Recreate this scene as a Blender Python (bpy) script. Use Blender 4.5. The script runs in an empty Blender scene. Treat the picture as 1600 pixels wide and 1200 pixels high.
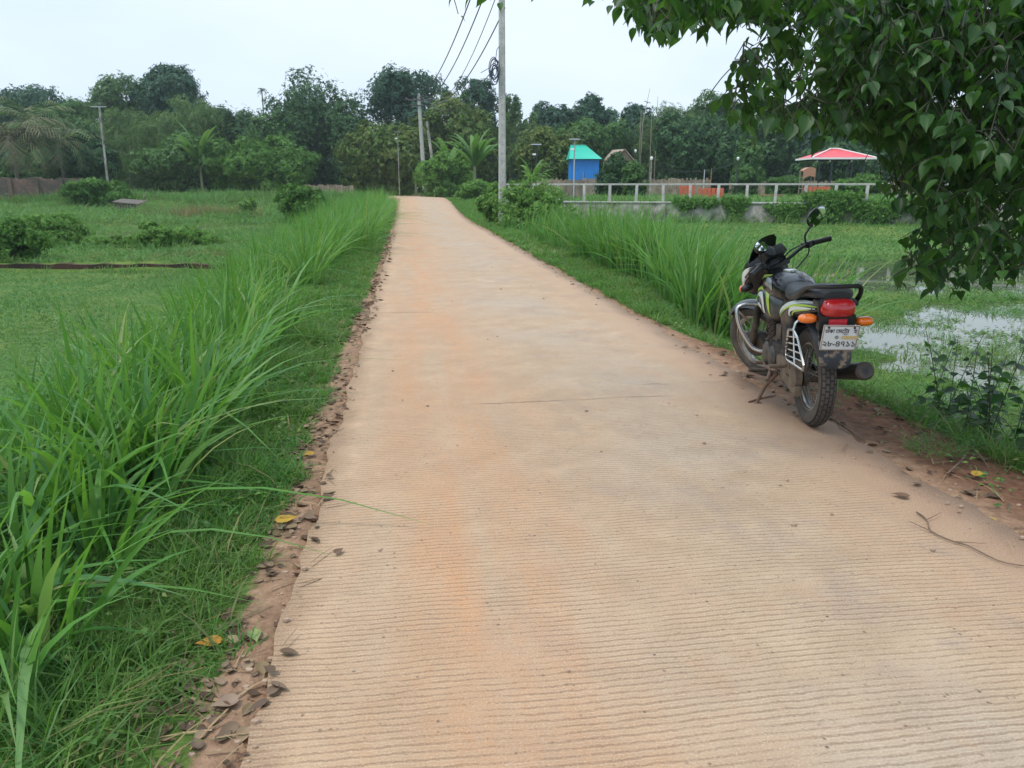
import bpy, bmesh, math, random
import numpy as np
from mathutils import Vector, Matrix

SC = bpy.context.scene
COL = SC.collection
R = math.radians
# ------------------------------------------------------------------ camera, sky, sun, exposure
CAM_H, F = 1.55, 1200.0                     # eye height; focal length in photo pixels (1600 wide)
PITCH = R(14.5)
cam = bpy.data.objects.new('camera', bpy.data.cameras.new('camera')); COL.objects.link(cam)
cam.location = (0, 0, CAM_H); cam.rotation_euler = (math.pi/2 - PITCH, 0, 0)
cam.data.sensor_width = 36; cam.data.lens = 36*F/1600; cam.data.clip_end = 2000; cam.data.clip_start = .05
SC.camera = cam
SUN_EL, SUN_AZ = R(62), R(-125)             # azimuth measured from +Y towards +X
world = bpy.data.worlds.new('World'); SC.world = world; world.use_nodes = True
wt = world.node_tree
for n_ in list(wt.nodes): wt.nodes.remove(n_)
sky = wt.nodes.new('ShaderNodeTexSky'); sky.sky_type = 'NISHITA'; sky.sun_disc = False
sky.sun_elevation = SUN_EL; sky.sun_rotation = SUN_AZ; sky.dust_density = 4; sky.air_density = 1.2
tc = wt.nodes.new('ShaderNodeTexCoord'); mp = wt.nodes.new('ShaderNodeMapping'); mp.inputs['Scale'].default_value = (1, 1, 2.6)
nz = wt.nodes.new('ShaderNodeTexNoise'); nz.inputs['Scale'].default_value = 1.6; nz.inputs['Detail'].default_value = 5; nz.inputs['Roughness'].default_value = .5
cr = wt.nodes.new('ShaderNodeValToRGB'); cr.color_ramp.elements[0].position = .36; cr.color_ramp.elements[1].position = .66
cr.color_ramp.elements[0].color = (4.5, 5.75, 7.25, 1); cr.color_ramp.elements[1].color = (5.95, 6.65, 7.5, 1)
mx = wt.nodes.new('ShaderNodeMix'); mx.data_type = 'RGBA'; mx.inputs['Factor'].default_value = .93
bg = wt.nodes.new('ShaderNodeBackground'); bg.inputs['Strength'].default_value = .115
wo = wt.nodes.new('ShaderNodeOutputWorld')
wt.links.new(tc.outputs['Generated'], mp.inputs['Vector']); wt.links.new(mp.outputs['Vector'], nz.inputs['Vector'])
wt.links.new(nz.outputs['Fac'], cr.inputs['Fac']); wt.links.new(sky.outputs['Color'], mx.inputs['A'])
sxyz = wt.nodes.new('ShaderNodeSeparateXYZ'); wt.links.new(tc.outputs['Generated'], sxyz.inputs[0])       # an overcast sky is brighter overhead
mr = wt.nodes.new('ShaderNodeMapRange'); wt.links.new(sxyz.outputs[2], mr.inputs[0]); mr.inputs[1].default_value = .22; mr.inputs[2].default_value = .9; mr.inputs[3].default_value = 1.; mr.inputs[4].default_value = 1.75
vm = wt.nodes.new('ShaderNodeVectorMath'); vm.operation = 'SCALE'; wt.links.new(cr.outputs['Color'], vm.inputs[0]); wt.links.new(mr.outputs[0], vm.inputs['Scale'])
wt.links.new(vm.outputs[0], mx.inputs['B']); wt.links.new(mx.outputs['Result'], bg.inputs['Color']); wt.links.new(bg.outputs[0], wo.inputs[0])
sl = bpy.data.lights.new('sun', 'SUN'); sl.energy = 2.0; sl.angle = R(11); sl.color = (1, .95, .87)
so = bpy.data.objects.new('sun', sl); COL.objects.link(so); so.location = (0, 0, 30)
sdir = Vector((math.sin(SUN_AZ)*math.cos(SUN_EL), math.cos(SUN_AZ)*math.cos(SUN_EL), math.sin(SUN_EL)))
so.rotation_euler = sdir.to_track_quat('Z', 'Y').to_euler()
SC.view_settings.view_transform = 'Standard'; SC.view_settings.look = 'None'
SC.view_settings.exposure = 0.46; SC.view_settings.gamma = 1
SC.cycles.max_bounces = 8; SC.cycles.transparent_max_bounces = 8; SC.cycles.volume_bounces = 2
SC.cycles.caustics_reflective = False; SC.cycles.caustics_refractive = False

# ------------------------------------------------------------------ helpers
rng = np.random.default_rng(7); random.seed(7)
FWD = np.array((0, math.cos(PITCH), -math.sin(PITCH))); UP = np.array((0, math.sin(PITCH), math.cos(PITCH)))
def ray(px, py): return np.array((1, 0, 0))*((px-800)/F) + UP*((600-py)/F) + FWD
def atY(px, py, D):                                    # the point of that sight line at ground distance D
    r = ray(px, py); return np.array((0, 0, CAM_H)) + r*(D/r[1])
def ss(a, b, x): u = np.clip((np.asarray(x, float)-a)/(b-a), 0, 1); return u*u*(3-2*u)
def lin(r, g, b):
    f = lambda c: (c/255/12.92) if c/255 <= .04045 else ((c/255+.055)/1.055)**2.4
    return (f(r), f(g), f(b), 1)

class NT:
    def __init__(s, name):
        s.m = bpy.data.materials.new(name); s.m.use_nodes = True; s.t = s.m.node_tree
        s.b = s.t.nodes['Principled BSDF']; s.o = s.t.nodes['Material Output']
    def n(s, typ, ins=None, **pr):
        nd = s.t.nodes.new('ShaderNode'+typ)
        for k, v in pr.items(): setattr(nd, k, v)
        for k, v in (ins or {}).items(): s.set(nd.inputs[k], v)
        return nd
    def set(s, sock, v):
        if isinstance(v, bpy.types.NodeSocket): s.t.links.new(v, sock)
        else: sock.default_value = v
    def math(s, op, a, b=0.0, c=None):
        nd = s.n('Math', operation=op); s.set(nd.inputs[0], a); s.set(nd.inputs[1], b)
        if c is not None: s.set(nd.inputs[2], c)
        return nd.outputs[0]
    def mix(s, f, a, b, bt='MIX'):
        nd = s.n('Mix', data_type='RGBA', blend_type=bt); s.set(nd.inputs['Factor'], f); s.set(nd.inputs['A'], a); s.set(nd.inputs['B'], b); return nd.outputs['Result']
    def ramp(s, f, stops):
        nd = s.n('ValToRGB'); e = nd.color_ramp.elements
        while len(e) < len(stops): e.new(.5)
        for i, (p, c) in enumerate(stops): e[i].position = p; e[i].color = c if len(c) == 4 else (*c, 1)
        s.set(nd.inputs[0], f); return nd.outputs[0]
    def noise(s, scale, detail=4, rough=.6, vec=None, dist=0):
        nd = s.n('TexNoise', {'Scale': scale, 'Detail': detail, 'Roughness': rough, 'Distortion': dist})
        if vec is not None: s.set(nd.inputs['Vector'], vec)
        return nd.outputs['Fac']
    def mapr(s, v, a, b, c=0., d=1.): 
        nd = s.n('MapRange', {0: v, 1: a, 2: b, 3: c, 4: d}); nd.clamp = True; return nd.outputs[0]
    def bump(s, h, strength, dist=.01):
        nd = s.n('Bump', {'Height': h, 'Strength': strength, 'Distance': dist}); s.set(s.b.inputs['Normal'], nd.outputs[0]); return nd.outputs[0]
def pm(name, c, rough=.5, metal=0., c2=None, scale=20, coat=0., bump=0., spec=.5, dirt=None, dscale=9, damt=(.45, .7)):
    k = NT(name); b = k.b
    obj_co = k.n('TexCoord').outputs['Object']
    col = (*c[:3], 1)
    if c2 is not None: col = k.ramp(k.noise(scale, 5, .6, obj_co), [(.35, c[:3]), (.65, c2[:3])])
    if dirt is not None:
        f = k.mapr(k.noise(dscale, 6, .65, obj_co), *damt); col = k.mix(f, col, (*dirt[:3], 1))
        k.set(b.inputs['Roughness'], k.math('MULTIPLY_ADD', f, .5*(1-rough), rough))
    else: b.inputs['Roughness'].default_value = rough
    k.set(b.inputs['Base Color'], col); b.inputs['Metallic'].default_value = metal
    b.inputs['Coat Weight'].default_value = coat; b.inputs['Specular IOR Level'].default_value = spec
    if bump: k.bump(k.noise(scale*3, 4, .6, obj_co), bump, .01)
    return k.m
def leafmat(name, cols, trans=.35, rough=.5, spec=.35, tcol=None, big=None):
    """foliage: hue varies from leaf to leaf (random per island) and slightly over the whole plant"""
    k = NT(name); g = k.n('NewGeometry')
    n = len(cols); col = k.ramp(g.outputs['Random Per Island'], [(i/max(1, n-1), c) for i, c in enumerate(cols)])
    if big:
        f = k.mapr(k.noise(big[0], 3, .5, g.outputs['Position']), .42, .62); col = k.mix(k.math('MULTIPLY', f, big[2]), col, (*big[1], 1))
    k.set(k.b.inputs['Base Color'], col); k.b.inputs['Roughness'].default_value = rough; k.b.inputs['Specular IOR Level'].default_value = spec
    tr = k.n('BsdfTranslucent'); k.set(tr.inputs['Color'], k.mix(.5, col, (*(tcol or (.2, .4, .04)), 1), 'MIX'))
    ms = k.n('MixShader', {0: trans}); k.t.links.new(k.b.outputs[0], ms.inputs[1]); k.t.links.new(tr.outputs[0], ms.inputs[2])
    k.t.links.new(ms.outputs[0], k.o.inputs['Surface']); return k.m

def fast(name, V, Fc, mat, smooth=False):
    """numpy arrays -> mesh; Fc (M,k) all faces with k corners"""
    me = bpy.data.meshes.new(name); V = np.asarray(V, np.float32); Fc = np.asarray(Fc, np.int32); k = Fc.shape[1]
    me.vertices.add(len(V)); me.vertices.foreach_set('co', V.ravel())
    me.loops.add(Fc.size); me.loops.foreach_set('vertex_index', Fc.ravel())
    me.polygons.add(len(Fc)); me.polygons.foreach_set('loop_start', np.arange(0, Fc.size, k, dtype=np.int32))
    me.update(calc_edges=True)
    if smooth: me.polygons.foreach_set('use_smooth', np.ones(len(Fc), bool))
    me.materials.append(mat); return me
class MB:
    def __init__(s, tf=None): s.v = []; s.f = []; s.mi = []; s.tf = tf
    def add(s, V, Fs, mi=0):
        o = len(s.v); s.v += [tuple(map(float, p)) for p in V]; s.f += [tuple(i+o for i in q) for q in Fs]; s.mi += [mi]*len(Fs); return s
    def box(s, c, sz, rot=None, mi=0, bev=0.):
        bm = bmesh.new(); bmesh.ops.create_cube(bm, size=1)
        for v in bm.verts: v.co = Vector((v.co.x*sz[0], v.co.y*sz[1], v.co.z*sz[2]))
        if bev: bmesh.ops.bevel(bm, geom=bm.edges[:], offset=bev, segments=2, profile=.7, affect='EDGES')
        M = Matrix.Translation(c) @ (rot if rot is not None else Matrix())
        bm.verts.index_update(); s.add([M @ v.co for v in bm.verts], [[v.index for v in f.verts] for f in bm.faces], mi); bm.free(); return s
    def tube(s, pts, r, n=8, mi=0, smooth=0, flat=1.):
        P = [Vector(p) for p in pts]
        rr = list(r) if hasattr(r, '__len__') else [r]*len(P)
        if smooth:                                                     # Catmull-Rom
            Q, q = [], []
            for i in range(len(P)-1):
                a, b, c, d = P[max(0, i-1)], P[i], P[i+1], P[min(len(P)-1, i+2)]
                for j in range(smooth):
                    t = j/smooth; Q.append(.5*((2*b)+(c-a)*t+(2*a-5*b+4*c-d)*t*t+(3*b-a-3*c+d)*t**3)); q.append(rr[i]*(1-t)+rr[i+1]*t)
            Q.append(P[-1]); q.append(rr[-1]); P, rr = Q, q
        V = []; nrm = None
        for i, p in enumerate(P):
            d = (P[min(i+1, len(P)-1)]-P[max(i-1, 0)]).normalized()
            if nrm is None: nrm = d.orthogonal().normalized()
            nrm = (nrm-d*nrm.dot(d)); nrm = nrm.normalized() if nrm.length > 1e-6 else d.orthogonal().normalized()
            bi = d.cross(nrm)
            V += [p+(nrm*math.cos(2*math.pi*k/n)+bi*math.sin(2*math.pi*k/n)*flat)*rr[i] for k in range(n)]
        Fs = [(i*n+k, i*n+(k+1) % n, (i+1)*n+(k+1) % n, (i+1)*n+k) for i in range(len(P)-1) for k in range(n)]
        Fs += [tuple(range(n-1, -1, -1)), tuple(range((len(P)-1)*n, len(P)*n))]
        return s.add(V, Fs, mi)
    def rings(s, rg, mi=0, cap=True, closed=False):                    # rg: list of rings (equal point counts)
        n = len(rg[0]); V = [p for r_ in rg for p in r_]; m = len(rg)
        Fs = [(i*n+k, i*n+(k+1) % n, ((i+1) % m)*n+(k+1) % n, ((i+1) % m)*n+k) for i in range(m if closed else m-1) for k in range(n)]
        if cap and not closed: Fs += [tuple(range(n-1, -1, -1)), tuple(range((m-1)*n, m*n))]
        return s.add(V, Fs, mi)
    def lathe(s, prof, c, n=32, mi=0, closed=False):                   # about the x axis; prof (x, r)
        rg = [[(c[0]+x, c[1]+r*math.cos(2*math.pi*k/n), c[2]+r*math.sin(2*math.pi*k/n)) for k in range(n)] for x, r in prof]
        return s.rings(rg, mi, True, closed)
    def sheet(s, G, mi=0, thick=0., nrm=None):                         # G[i][j] grid of points
        a, b = len(G), len(G[0]); V = [p for r_ in G for p in r_]
        Fs = [(i*b+j, i*b+j+1, (i+1)*b+j+1, (i+1)*b+j) for i in range(a-1) for j in range(b-1)]
        if thick:
            off = Vector(nrm)*thick; V2 = [tuple(Vector(p)+off) for p in V]; o = len(V)
            Fs2 = [tuple(reversed([q+o for q in f])) for f in Fs]
            rim = [(i, 0) for i in range(a)]+[(a-1, j) for j in range(1, b)]+[(i, b-1) for i in range(a-2, -1, -1)]+[(0, j) for j in range(b-2, 0, -1)]
            id_ = [i*b+j for i, j in rim]; Fs3 = [(id_[k], id_[(k+1) % len(id_)], id_[(k+1) % len(id_)]+o, id_[k]+o) for k in range(len(id_))]
            return s.add(V+V2, Fs+Fs2+Fs3, mi)
        return s.add(V, Fs, mi)
    def build(s, name, mat, parent=None, smooth=True, ang=38, world_=True):
        V = s.v
        if s.tf: V = [s.tf(p) for p in V]
        if parent is not None and world_: L = parent_loc(parent); V = [(p[0]-L[0], p[1]-L[1], p[2]-L[2]) for p in V]
        me = bpy.data.meshes.new(name); me.from_pydata([tuple(p) for p in V], [], s.f)
        for m_ in (mat if isinstance(mat, (list, tuple)) else [mat]): me.materials.append(m_)
        if len(me.materials) > 1: me.polygons.foreach_set('material_index', s.mi)
        bm = bmesh.new(); bm.from_mesh(me); bmesh.ops.recalc_face_normals(bm, faces=bm.faces[:]); bm.to_mesh(me); bm.free()
        if smooth:
            me.polygons.foreach_set('use_smooth', [True]*len(me.polygons)); me.set_sharp_from_angle(angle=R(ang))
        me.update(); return link(name, me, parent)
def parent_loc(p):
    L = Vector(p.location)
    while p.parent: p = p.parent; L = L+Vector(p.location)
    return L
def link(name, me, parent=None):
    o = bpy.data.objects.new(name, me); COL.objects.link(o)
    if parent is not None: o.parent = parent
    return o
def tag(o, label=None, cat=None, group=None, kind=None):
    if label: o['label'] = label
    if cat: o['category'] = cat
    if group: o['group'] = group
    if kind: o['kind'] = kind
    return o
def empty(name, loc, label, cat, group=None):
    o = bpy.data.objects.new(name, None); COL.objects.link(o); o.location = loc; o.empty_display_size = .3
    return tag(o, label, cat, group)
def local(o_parent, V): L = parent_loc(o_parent); return np.asarray(V)-np.array(L)

# ------------------------------------------------------------------ the lie of the land
W = 3.22                                                               # width of the concrete road
U_, N_ = np.array((-.132, .9913)), np.array((.9913, .132))
def st(x, y): dx = np.asarray(x, float)+.5; y = np.asarray(y, float); return dx*U_[0]+y*U_[1], dx*N_[0]+y*N_[1]
def xy(s, t): return -.5+U_[0]*s+N_[0]*t, U_[1]*s+N_[1]*t
def road_z(s): return .65*ss(35, 62, s)
FA, FB = np.array((-.4, 41.6)), np.array((34., 31.0))                  # line of the retaining wall
FD = (FB-FA)/np.linalg.norm(FB-FA); FN = np.array((-FD[1], FD[0]))
def behind(x, y): return (np.asarray(x)-FA[0])*FN[0]+(np.asarray(y)-FA[1])*FN[1]
def wob(x, y, f, ph=0.): return (np.sin(x*f+1.3*np.sin(y*f*.7+ph)+ph)+np.sin(y*f*1.13+1.7*np.sin(x*f*.61-ph)+2.1*ph)+.6*np.sin((x+y)*f*2.3+ph*3))/2.6
def shoulder(s): return .12+.56*(1-ss(5.4, 8.4, s))
def pond(x, y):
    w = .55*wob(x, y, 1.6, .4)+.35*wob(x, y, 4.1, 1.9)
    a = 1.2-np.hypot((x-9.2)/4.2, (y-19.3)/3.7)+.30*w
    b = 1.16-np.hypot((x-7.4)/3.2, (y-11.4)/2.7)+1.15*w
    c = .75-np.hypot((x-14)/5, (y-15)/3)+1.0*w
    return np.maximum(np.maximum(a, b), c)
WATER = -.62
def gz(x, y):
    x = np.asarray(x, float); y = np.asarray(y, float); s, t = st(x, y); zr = road_z(s)
    dl = -t; dr = t-W
    zf = -1.0+.24*ss(23.3, 23.55, y)+.60*ss(24, 55, y)+.80*ss(53, 63, y)+.05*wob(x, y, .5)+.02*wob(x, y, 2.3, 1.)
    vl = zr-.035-.06*np.clip(dl, 0, 1.3); kl = ss(1.1, 3.7, dl); zl = vl*(1-kl)+zf*kl
    zp = -.555+.025*wob(x, y, 2.9, .7)-.36*ss(-.06, .45, pond(x, y))
    zp = zp+.34*ss(-5, -.6, behind(x, y))
    kb = np.maximum(ss(.2, 1.2, behind(x, y)), ss(39.5, 42, y)*ss(6, 1, x)); zp = zp*(1-kb)+(.70+.04*wob(x, y, .8))*kb
    d0 = shoulder(s)+.05+.75*ss(8, 13, s); d1 = d0+1.0+.7*ss(8, 14, s)
    vr = zr-.03-.035*np.clip(dr, 0, 2); kr = ss(0, 1, (dr-d0)/(d1-d0)); zrr = vr*(1-kr)+zp*kr
    z = np.where(t < W/2, zl, zrr)
    z = np.where((t > -.01) & (t < W+.01) & (s < 60), zr-.07, z)
    far = ss(64, 72, y); return z*(1-far)+.62*far

def axis_pts(lo, hi, c, k, n):
    a = math.asinh((lo-c)*k); b = math.asinh((hi-c)*k); return c+np.sinh(np.linspace(a, b, n))/k
gx = axis_pts(-190, 190, .8, .9, 430); gy = axis_pts(-12, 190, 3.5, .45, 440)
GX, GY = np.meshgrid(gx, gy); GZ = gz(GX, GY)
nx, ny = len(gx), len(gy); idx = np.arange(nx*ny).reshape(ny, nx)
gf = np.stack([idx[:-1, :-1], idx[:-1, 1:], idx[1:, 1:], idx[1:, :-1]], -1).reshape(-1, 4)
k = NT('soil_and_low_grass'); g = k.n('NewGeometry'); pos = g.outputs['Position']
dirt_a = k.n('Attribute', attribute_name='dirt').outputs['Fac']; dry_a = k.n('Attribute', attribute_name='dry').outputs['Fac']
n1 = k.noise(.7, 6, .65, pos); n2 = k.noise(14, 6, .7, pos); n3 = k.noise(60, 4, .7, pos)
green = k.ramp(n2, [(.28, (.022, .045, .012)), (.5, (.05, .11, .02)), (.72, (.10, .19, .035))])
green = k.mix(k.mapr(n1, .42, .68), green, (.13, .17, .04, 1)); green = k.mix(k.math('MULTIPLY', dry_a, .55), green, (.25, .19, .09, 1))
soil = k.ramp(n2, [(.25, (.13, .075, .047)), (.5, (.25, .155, .098)), (.75, (.36, .235, .155))]); soil = k.mix(k.mapr(n3, .6, .75), soil, (.07, .045, .03, 1))
red_a = k.n('Attribute', attribute_name='red').outputs['Fac']; soil = k.mix(k.math('MULTIPLY', red_a, .75), soil, k.ramp(n2, [(.28, (.055, .022, .014)), (.5, (.125, .052, .030)), (.75, (.20, .095, .055))]))
dm = k.mapr(k.math('ADD', dirt_a, k.math('MULTIPLY', k.math('SUBTRACT', n2, .5), 1.2)), .35, .6)
k.set(k.b.inputs['Base Color'], k.mix(dm, green, soil)); k.b.inputs['Roughness'].default_value = .9; k.b.inputs['Specular IOR Level'].default_value = .15
k.bump(k.math('ADD', n2, k.math('MULTIPLY', n3, .5)), .7, .03)
me = fast('ground', np.stack([GX, GY, GZ], -1).reshape(-1, 3), gf, k.m, True)
gs, gt = st(GX.ravel(), GY.ravel())
dirt = np.where(gt < W/2, 1-ss(.08, .28, -gt), 1-ss(-.05, .25, gt-W-shoulder(gs)))*(GY.ravel() < 75)
dirt = np.maximum(dirt, (1-ss(6, 12, np.abs(GY.ravel()-66)))*(GX.ravel() > -14)*(GX.ravel() < -8)*.6)
dry = ss(.1, .8, wob(GX.ravel(), GY.ravel(), .35, 2.))*ss(23, 25, GY.ravel())*(gt < 0)
for nm, arr in (('dirt', dirt), ('dry', dry), ('red', (gt > W/2)*ss(.08, .35, gt-W))):
    me.attributes.new(nm, 'FLOAT', 'POINT').data.foreach_set('value', np.ascontiguousarray(arr, np.float32))
tag(link('ground', me), kind='structure')

# road: one slab following a line that bends left at its far end
def road_pt(s, t):
    s0, Rr = 57.0, 15.0
    if s <= s0: x, y = xy(s, t); return x, y
    ph = min((s-s0)/Rr, R(78)); ex = max(0, (s-s0)-Rr*R(78))
    th0 = math.atan2(U_[1], U_[0]); cx, cy = xy(s0, -Rr+0.0)
    th = th0-math.pi/2+ph; rad = Rr+t
    return cx+rad*math.cos(th)-ex*math.sin(th), cy+rad*math.sin(th)+ex*math.cos(th)
svals = np.concatenate([np.arange(-5, 16, .12), np.arange(16, 56, .5), np.arange(56, 110, 1.)])
tv = np.linspace(0, 1, 17); RV, UVs = [], []
def enoise(s, a): return .012*math.sin(s*9.1+a)+.010*math.sin(s*23.7+2*a)+.014*math.sin(s*3.3+3*a)+.006*math.sin(s*57+a)
for s in svals:
    lo = enoise(s, 1.); hi = W+enoise(s, 4.)*1.4+.22*float(ss(36, 56, s))
    zr = float(road_z(s))
    for i, u in enumerate([-1]+list(tv)+[2]):
        t = lo if u < 0 else hi if u > 1 else lo+(hi-lo)*u
        x, y = road_pt(s, t); RV.append((x, y, zr-.10 if (u < 0 or u > 1) else zr+.012+.006*math.sin(s*1.7+t*2))); UVs.append((t, s))
nr = len(tv)+2; ri = np.arange(len(svals)*nr).reshape(-1, nr)
rf = np.stack([ri[:-1, :-1], ri[:-1, 1:], ri[1:, 1:], ri[1:, :-1]], -1).reshape(-1, 4)
k = NT('tined_concrete'); uv = k.n('UVMap', uv_map='road').outputs[0]; sp = k.n('SeparateXYZ', {0: uv}); T, S = sp.outputs[0], sp.outputs[1]
comb = lambda a, b: k.n('CombineXYZ', {0: a, 1: b, 2: 0.}).outputs[0]
nlow = k.noise(.55, 5, .6, uv); nmid = k.noise(3.2, 6, .65, uv); nfine = k.noise(90, 4, .75, uv); ngr = k.noise(320, 2, .7, uv)
streak = k.noise(1.6, 5, .6, comb(k.math('MULTIPLY', T, 2.2), k.math('MULTIPLY', S, .33)))
base = k.ramp(nmid, [(.28, (.30, .208, .132)), (.5, (.355, .254, .165)), (.72, (.415, .306, .205))])
gau = lambda c, w: k.math('POWER', 2.718, k.math('MULTIPLY', k.math('POWER', k.math('DIVIDE', k.math('SUBTRACT', T, c), w), 2.0), -1.0))
om = k.math('MULTIPLY', k.mapr(streak, .28, .70), k.math('ADD', k.math('MULTIPLY', gau(.72, .62), .95), k.math('MULTIPLY', gau(2.75, .35), .35)))
base = k.mix(k.math('MULTIPLY', om, k.mapr(k.noise(22, 5, .7, uv), .3, .6, .65, 1.)), base, (.43, .205, .09, 1))
gm = k.math('MULTIPLY', k.mapr(nlow, .44, .66), k.math('MULTIPLY', gau(2.0, .9), .75)); base = k.mix(gm, base, (.34, .29, .235, 1))
nb2 = k.noise(1.7, 6, .7, comb(T, k.math('MULTIPLY', S, .8))); base = k.mix(k.math('MULTIPLY', k.mapr(nb2, .52, .66), k.mapr(T, .6, 2.2, .15, .6)), base, (.235, .18, .145, 1))
base = k.mix(k.math('MULTIPLY', k.mapr(k.noise(2.3, 6, .75, uv), .56, .7), .5), base, (.36, .205, .115, 1))
sp_ = k.math('MULTIPLY', k.mapr(k.noise(5, 4, .6, uv), .6, .74), k.mapr(T, .8, 2.4)); base = k.mix(k.math('MULTIPLY', sp_, .5), base, (.25, .19, .17, 1))
# red soil washed onto both edges
edr = k.mapr(k.math('ADD', T, k.math('MULTIPLY', k.math('SUBTRACT', nmid, .5), .7)), 2.72, 3.1); edr = k.math('MULTIPLY', edr, k.mapr(S, 5.6, 12., .9, .45))
edl = k.math('MULTIPLY', k.mapr(k.math('ADD', T, k.math('MULTIPLY', k.math('SUBTRACT', nmid, .5), .35)), .17, .03), .55)
base = k.mix(k.math('MAXIMUM', edr, edl), base, k.mix(nfine, (.19, .11, .07, 1), (.33, .205, .13, 1)))
# tining grooves across the road, worn away here and there
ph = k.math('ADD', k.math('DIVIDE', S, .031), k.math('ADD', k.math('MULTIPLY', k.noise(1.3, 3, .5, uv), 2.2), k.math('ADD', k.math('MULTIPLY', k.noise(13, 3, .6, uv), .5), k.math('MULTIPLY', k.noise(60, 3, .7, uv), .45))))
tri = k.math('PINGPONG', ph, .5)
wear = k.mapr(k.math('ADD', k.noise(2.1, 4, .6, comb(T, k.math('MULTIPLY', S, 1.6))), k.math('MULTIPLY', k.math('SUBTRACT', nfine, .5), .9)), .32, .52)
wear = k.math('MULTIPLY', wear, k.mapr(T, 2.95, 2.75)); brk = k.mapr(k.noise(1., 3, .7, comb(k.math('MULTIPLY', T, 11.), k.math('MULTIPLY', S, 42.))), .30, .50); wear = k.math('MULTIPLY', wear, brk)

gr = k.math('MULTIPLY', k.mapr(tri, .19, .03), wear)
base = k.mix(k.math('MULTIPLY', gr, .58), base, (.17, .10, .06, 1))  # dirt in the grooves, with the shade of the relief painted in
rdg = k.math('MULTIPLY', k.math('MULTIPLY', k.mapr(tri, .20, .26), k.mapr(tri, .42, .30)), wear); base = k.mix(k.math('MULTIPLY', rdg, .30), base, (.60, .47, .33, 1))  # pale line beside each groove: lit edge of the relief painted into the colour
vor = k.n('TexVoronoi', {'Vector': uv, 'Scale': 26., 'Randomness': 1.}); pit = k.math('MULTIPLY', k.mapr(vor.outputs['Distance'], .20, .10), k.mapr(k.noise(6, 3, .6, uv), .48, .56))
base = k.mix(k.math('MULTIPLY', pit, k.mapr(k.noise(17, 2, .5, uv), .35, .65)), base, (.09, .06, .045, 1))
ngrit = k.noise(140, 5, .85, uv); base = k.mix(k.math('MULTIPLY', k.mapr(ngrit, .46, .28), .6), base, (.20, .13, .08, 1)); base = k.mix(k.math('MULTIPLY', k.mapr(ngrit, .52, .68), .55), base, (.68, .55, .40, 1))
crk = k.n('TexVoronoi', {'Vector': k.mix(.16, uv, k.n('TexNoise', {'Vector': uv, 'Scale': 3.2, 'Detail': 5.}).outputs['Color']), 'Scale': .75}, feature='DISTANCE_TO_EDGE'); ck = k.math('MULTIPLY', k.mapr(crk.outputs['Distance'], .0045, .0012), k.mapr(nlow, .60, .64)); base = k.mix(k.math('MULTIPLY', ck, .5), base, (.11, .07, .05, 1))
base = k.mix(k.mapr(nfine, .60, .8), base, k.mix(.5, base, (.10, .07, .05, 1))); base = k.mix(k.math('MULTIPLY', k.mapr(ngr, .58, .75), .4), base, (.66, .56, .45, 1))
base = k.mix(k.math('MULTIPLY', k.mapr(ngr, .42, .28), .35), base, (.15, .10, .07, 1))
# joints between the cast bays
jn = k.math('ABSOLUTE', k.math('SUBTRACT', k.math('PINGPONG', k.math('ADD', k.math('SUBTRACT', S, 1.05), k.math('MULTIPLY', k.math('SUBTRACT', nmid, .5), .10)), 2.13), 0.0))
jm = k.math('MULTIPLY', k.mapr(jn, .02, .008), k.mapr(k.noise(.8, 3, .6, uv), .50, .58)); base = k.mix(k.math('MULTIPLY', jm, .55), base, (.10, .06, .04, 1))
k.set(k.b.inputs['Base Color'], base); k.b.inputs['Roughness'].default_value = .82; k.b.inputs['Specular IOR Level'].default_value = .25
hgt = k.math('ADD', k.math('ADD', k.math('MULTIPLY', gr, -1.3), k.math('MULTIPLY', rdg, .8)), k.math('ADD', k.math('MULTIPLY', nfine, .7), k.math('ADD', k.math('MULTIPLY', ngrit, .9), k.math('MULTIPLY', pit, -.8)))); k.bump(hgt, .55, .007)
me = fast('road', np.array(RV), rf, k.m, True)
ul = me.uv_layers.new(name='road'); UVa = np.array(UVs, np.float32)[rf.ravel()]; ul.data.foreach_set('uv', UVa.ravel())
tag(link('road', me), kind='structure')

# water lying over the right-hand field
k = NT('pond_water'); k.b.inputs['Base Color'].default_value = (.07, .08, .045, 1); k.b.inputs['Roughness'].default_value = .03; k.b.inputs['Specular IOR Level'].default_value = .55
g = k.n('NewGeometry'); k.bump(k.noise(2.6, 3, .5, g.outputs['Position']), .02, .02)
wm = MB(); wm.add([(2.2, 1.5, WATER), (45, 1.5, WATER), (45, 29.5, WATER), (2.2, 40, WATER)], [(0, 1, 2, 3)])
tag(wm.build('pond_water', k.m, smooth=False), kind='structure')

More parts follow.
